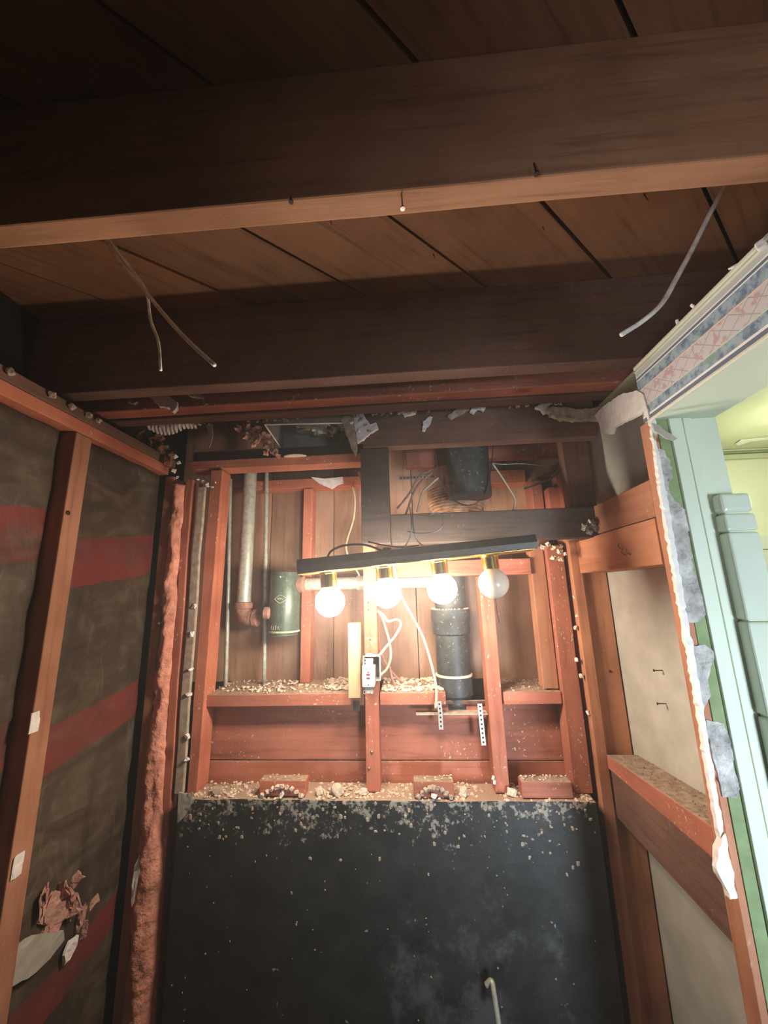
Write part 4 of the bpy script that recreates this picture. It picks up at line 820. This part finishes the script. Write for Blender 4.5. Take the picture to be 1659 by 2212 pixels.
cable('cut_cable', W3([(938, 1012), (905, 1030), (888, 1060), (872, 1082), (858, 1098)], 1.225), .0034, M['oldcable'], 'cut cable end nearest the dark hanging board, slanting left', 'cable')
cable('cut_cable', W3([(1064, 1002), (1078, 1022), (1096, 1050), (1110, 1074), (1112, 1090), (1106, 1110)], 1.24), .0034, M['cream'], 'thin cut cable hanging right of the round black pipe', 'cable')
cable('steel_wire', W3([(1062, 1000), (1085, 1003), (1130, 1002), (1190, 1008)], 1.28), .0020, M['wire'], 'thin shiny wire running level along the red rails on the right', 'wire')
cable('dark_cable', W3([(1264, 945), (1250, 965), (1228, 1000), (1195, 1030), (1160, 1046), (1132, 1056)], 1.24), .0030, M['greycable'], 'lower dark cable sweeping down from the right end of the header', 'cable')
cable('dark_cable', W3([(1258, 945), (1240, 972), (1215, 995), (1190, 1012)], 1.25), .0024, M['greycable'], 'upper short dark cable beside the sweeping one at the right', 'cable')
cable('white_wire', W3([(880, 1148), (905, 1152), (935, 1150), (955, 1138), (956, 1118), (946, 1108), (926, 1112)], 1.06), .0018, M['wire'], 'thin white wire loop above the light bar, in front of the dark horizontal board', 'wire')
cable('fixture_wire', W3([(885, 1095, 1.13), (889, 1130), (886, 1160), (870, 1185), (845, 1193), (822, 1196)], 1.06), .0018, M['wire'], 'thin grey wire hanging down to the left half of the light bar', 'wire')
cable('fixture_wire', W3([(890, 1098, 1.13), (893, 1140), (902, 1168), (920, 1181), (950, 1184)], 1.06), .0018, M['wire'], 'thin grey wire hanging down to the middle of the light bar', 'wire')
cable('black_cord', W3([(707, 1204, 1.03), (716, 1190), (740, 1179), (775, 1176), (800, 1180), (830, 1192)], 1.05), .0030, M['blackcable'], 'black cord arching over the left part of the light bar', 'cable')
cable('black_cord', W3([(795, 1170), (830, 1178), (870, 1182), (905, 1178)], 1.07), .0022, M['blackcable'], 'flat black cord along the top of the light bar, near the hanging wires', 'cable')
o = lump('wire_connector', A(835, 1187, Y=1.045), (.016, .010, .008), 3, M['black'], 'black wire connector lying on the light bar', 'connector')
cable('black_cord', W3([(935, 1185), (960, 1176), (985, 1184), (1005, 1172), (1030, 1180), (1060, 1172)], 1.07), .0018, M['blackcable'], 'kinked thin black wire along the right half of the light bar', 'wire')
# small green reducer of thing below bulb4: rusty bit hanging
cable('hanging_strip', W3([(1068, 1236, 1.352), (1072, 1290), (1075, 1315), (1080, 1345)], 1.352), .004, M['oldcable'], 'short pinkish strip hanging behind the unlit bulb', 'strip')
# wires dangling from the ceiling
cable('ceiling_wire', W3([(-30, 215), (0, 242), (35, 282), (75, 326)], .60), 0.0034, M['silver'], 'cut ceiling wire at the upper left photo edge', 'wire', 'x')
cable('ceiling_wire', W3([(218, 500, .66), (255, 560), (300, 612), (345, 668), (400, 730), (464, 789)], .62), .0042, M['silver'], 'long steel wire dangling from behind the near joist, left side', 'wire')
cable('ceiling_wire', W3([(232, 510, .66), (280, 575), (315, 628), (325, 690), (342, 740), (347, 800)], .63), .0030, M['silver'], 'thinner steel wire hanging straight down beside the long left one', 'wire')
cable('ceiling_wire', W3([(1582, 376, .62), (1540, 450), (1500, 530), (1462, 600), (1430, 655), (1390, 692), (1342, 723)], .60), .0042, M['silver'], 'long curved steel wire dangling on the right near the border', 'wire')
for o in C.objects:
    if o.get('group') == 'x': del o['group']
for host, x0, x1, y_, zc_, n_, sd in ((j4, -.80, .50, 1.088, 2.449, 120, 1), (j3, -.80, .5, .982, 2.452, 50, 2)):
    R = random.Random(sd); bm = bmesh.new()
    for i in range(n_):
        x = R.uniform(x0, x1)
        if noise.noise(Vector((x*6, sd, 0))) < -.05: continue
        sz = R.uniform(.0015, .006); lumpbm(bm, (x, y_+R.uniform(-.002, .006), zc_+R.uniform(-.004, .003)), (sz*1.6, sz*.7, sz), i, 1, .9)
    o = obj('plaster_bits', bm, M['plaster_dirty'], host); o['kind'] = 'stuff'
for i, (px, py, s_) in enumerate(((770, 892, .009), (790, 885, .006), (780, 905, .010), (760, 912, .008), (798, 930, .007), (776, 930, .007), (790, 918, .006))):
    lump('plaster_crumb', A(px, py, Y=1.118), (s_*1.2, s_*.6, s_), i*1.7+3, M['plaster'] if i % 2 else M['plaster_dirty'], ('upper left', 'uppermost', 'middle', 'leftmost', 'lowest', 'lower left', 'right hand')[i] + ' crumb of the plaster tangle right of the open duct', 'plaster')
# nail with twine in wide board
a_ = P3(1172, 1600, 1.345); bm = bmesh.new(); tube(bm, [a_+Vector((0,0,.03)), a_+Vector((0,-.004,.0)), a_+Vector((.002,-.004,-.022))], .001, 6, 3); obj('hanging_nail', bm, M['nailshine'], wide)
# ------------------------------------------------------------------ vanity light bar
tilt = math.radians(4.2); bc = Vector((.017, 1.03, 1.992))
def LB(x, y, z): return Vector((bc.x + x*math.cos(tilt) - z*math.sin(tilt), bc.y + y, bc.z + x*math.sin(tilt) + z*math.cos(tilt)))
lb = empty('vanity_light_bar', bc); T(lb, 'four bulb vanity light bar hanging on its wires in the niche, three bulbs lit', 'light fixture')
bm = bmesh.new(); prof = [(-.030, -.012), (-.034, .004), (-.028, .024), (.036, .024), (.040, .004), (.036, -.012)]
L0 = [bm.verts.new(LB(-.318, y, z)) for y, z in prof]; L1 = [bm.verts.new(LB(.318, y, z)) for y, z in prof]
for k in range(6): bm.faces.new((L0[k], L0[(k+1)%6], L1[(k+1)%6], L1[k]))
bm.faces.new(L0); bm.faces.new(L1[::-1]); obj('back_plate', bm, M['black'], lb)  # dark colour stands in for the bar's unlit side
bm = bmesh.new(); tube(bm, [LB(-.318, -.031, -.0135), LB(.30, -.031, -.0135)], .0022, 8, 1); o = obj('gold_edge', bm, M['brass'], lb)
bm = bmesh.new(); hexa(bm, [LB(-.318, -.03, -.0155), LB(.31, -.03, -.0155), LB(.31, .036, -.0155), LB(-.318, .036, -.0155), LB(-.318, -.03, -.0125), LB(.31, -.03, -.0125), LB(.31, .036, -.0125), LB(-.318, .036, -.0125)]); obj('brass_face', bm, M['brass_dull'], lb)
down = (LB(0, 0, -1)-LB(0, 0, 0)).normalized()
for i, (px, py) in enumerate(((713, 1300), (835, 1281), (955, 1272), (1066, 1260))):
    c = A(px, py, Y=1.03); rel = c-bc; x = rel.x*math.cos(tilt)+rel.z*math.sin(tilt); zc2 = -rel.x*math.sin(tilt)+rel.z*math.cos(tilt)
    top = LB(x, 0, -.0155); ln = (-.0155-zc2)-.036
    turned('socket', [(.0235, 0), (.0245, .002), (.0235, .005), (.0225, .006), (.0225, ln-.002), (.0205, ln)], top, M['brass'], lb, axis=down, seg=32)
    r = .0395; prof = [(.013, -.046), (.0135, -.040), (.0165, -.0365)]
    for k in range(1, 22):
        th = math.radians(155*(1-k/21.)); prof.append((max(.00001, r*math.sin(th)), -r*math.cos(math.pi-th) if False else -r*math.cos(math.radians(25+155*(k-1)/20)) if k < 21 else r))
    prof = [(.013, -.046), (.0135, -.041)]+[(max(.00001, r*math.sin(math.radians(a))), -r*math.cos(math.radians(a))) for a in [26+7.7*k for k in range(20)]]+[(.00001, r)]
    o = turned('light_bulb', prof, c, M['lit'] if i < 3 else M['frost'], lb, axis=down, seg=32)
    for p_ in o.data.polygons: p_.use_smooth = True
    if i == 3: o['label'] = 'unlit frosted globe bulb'
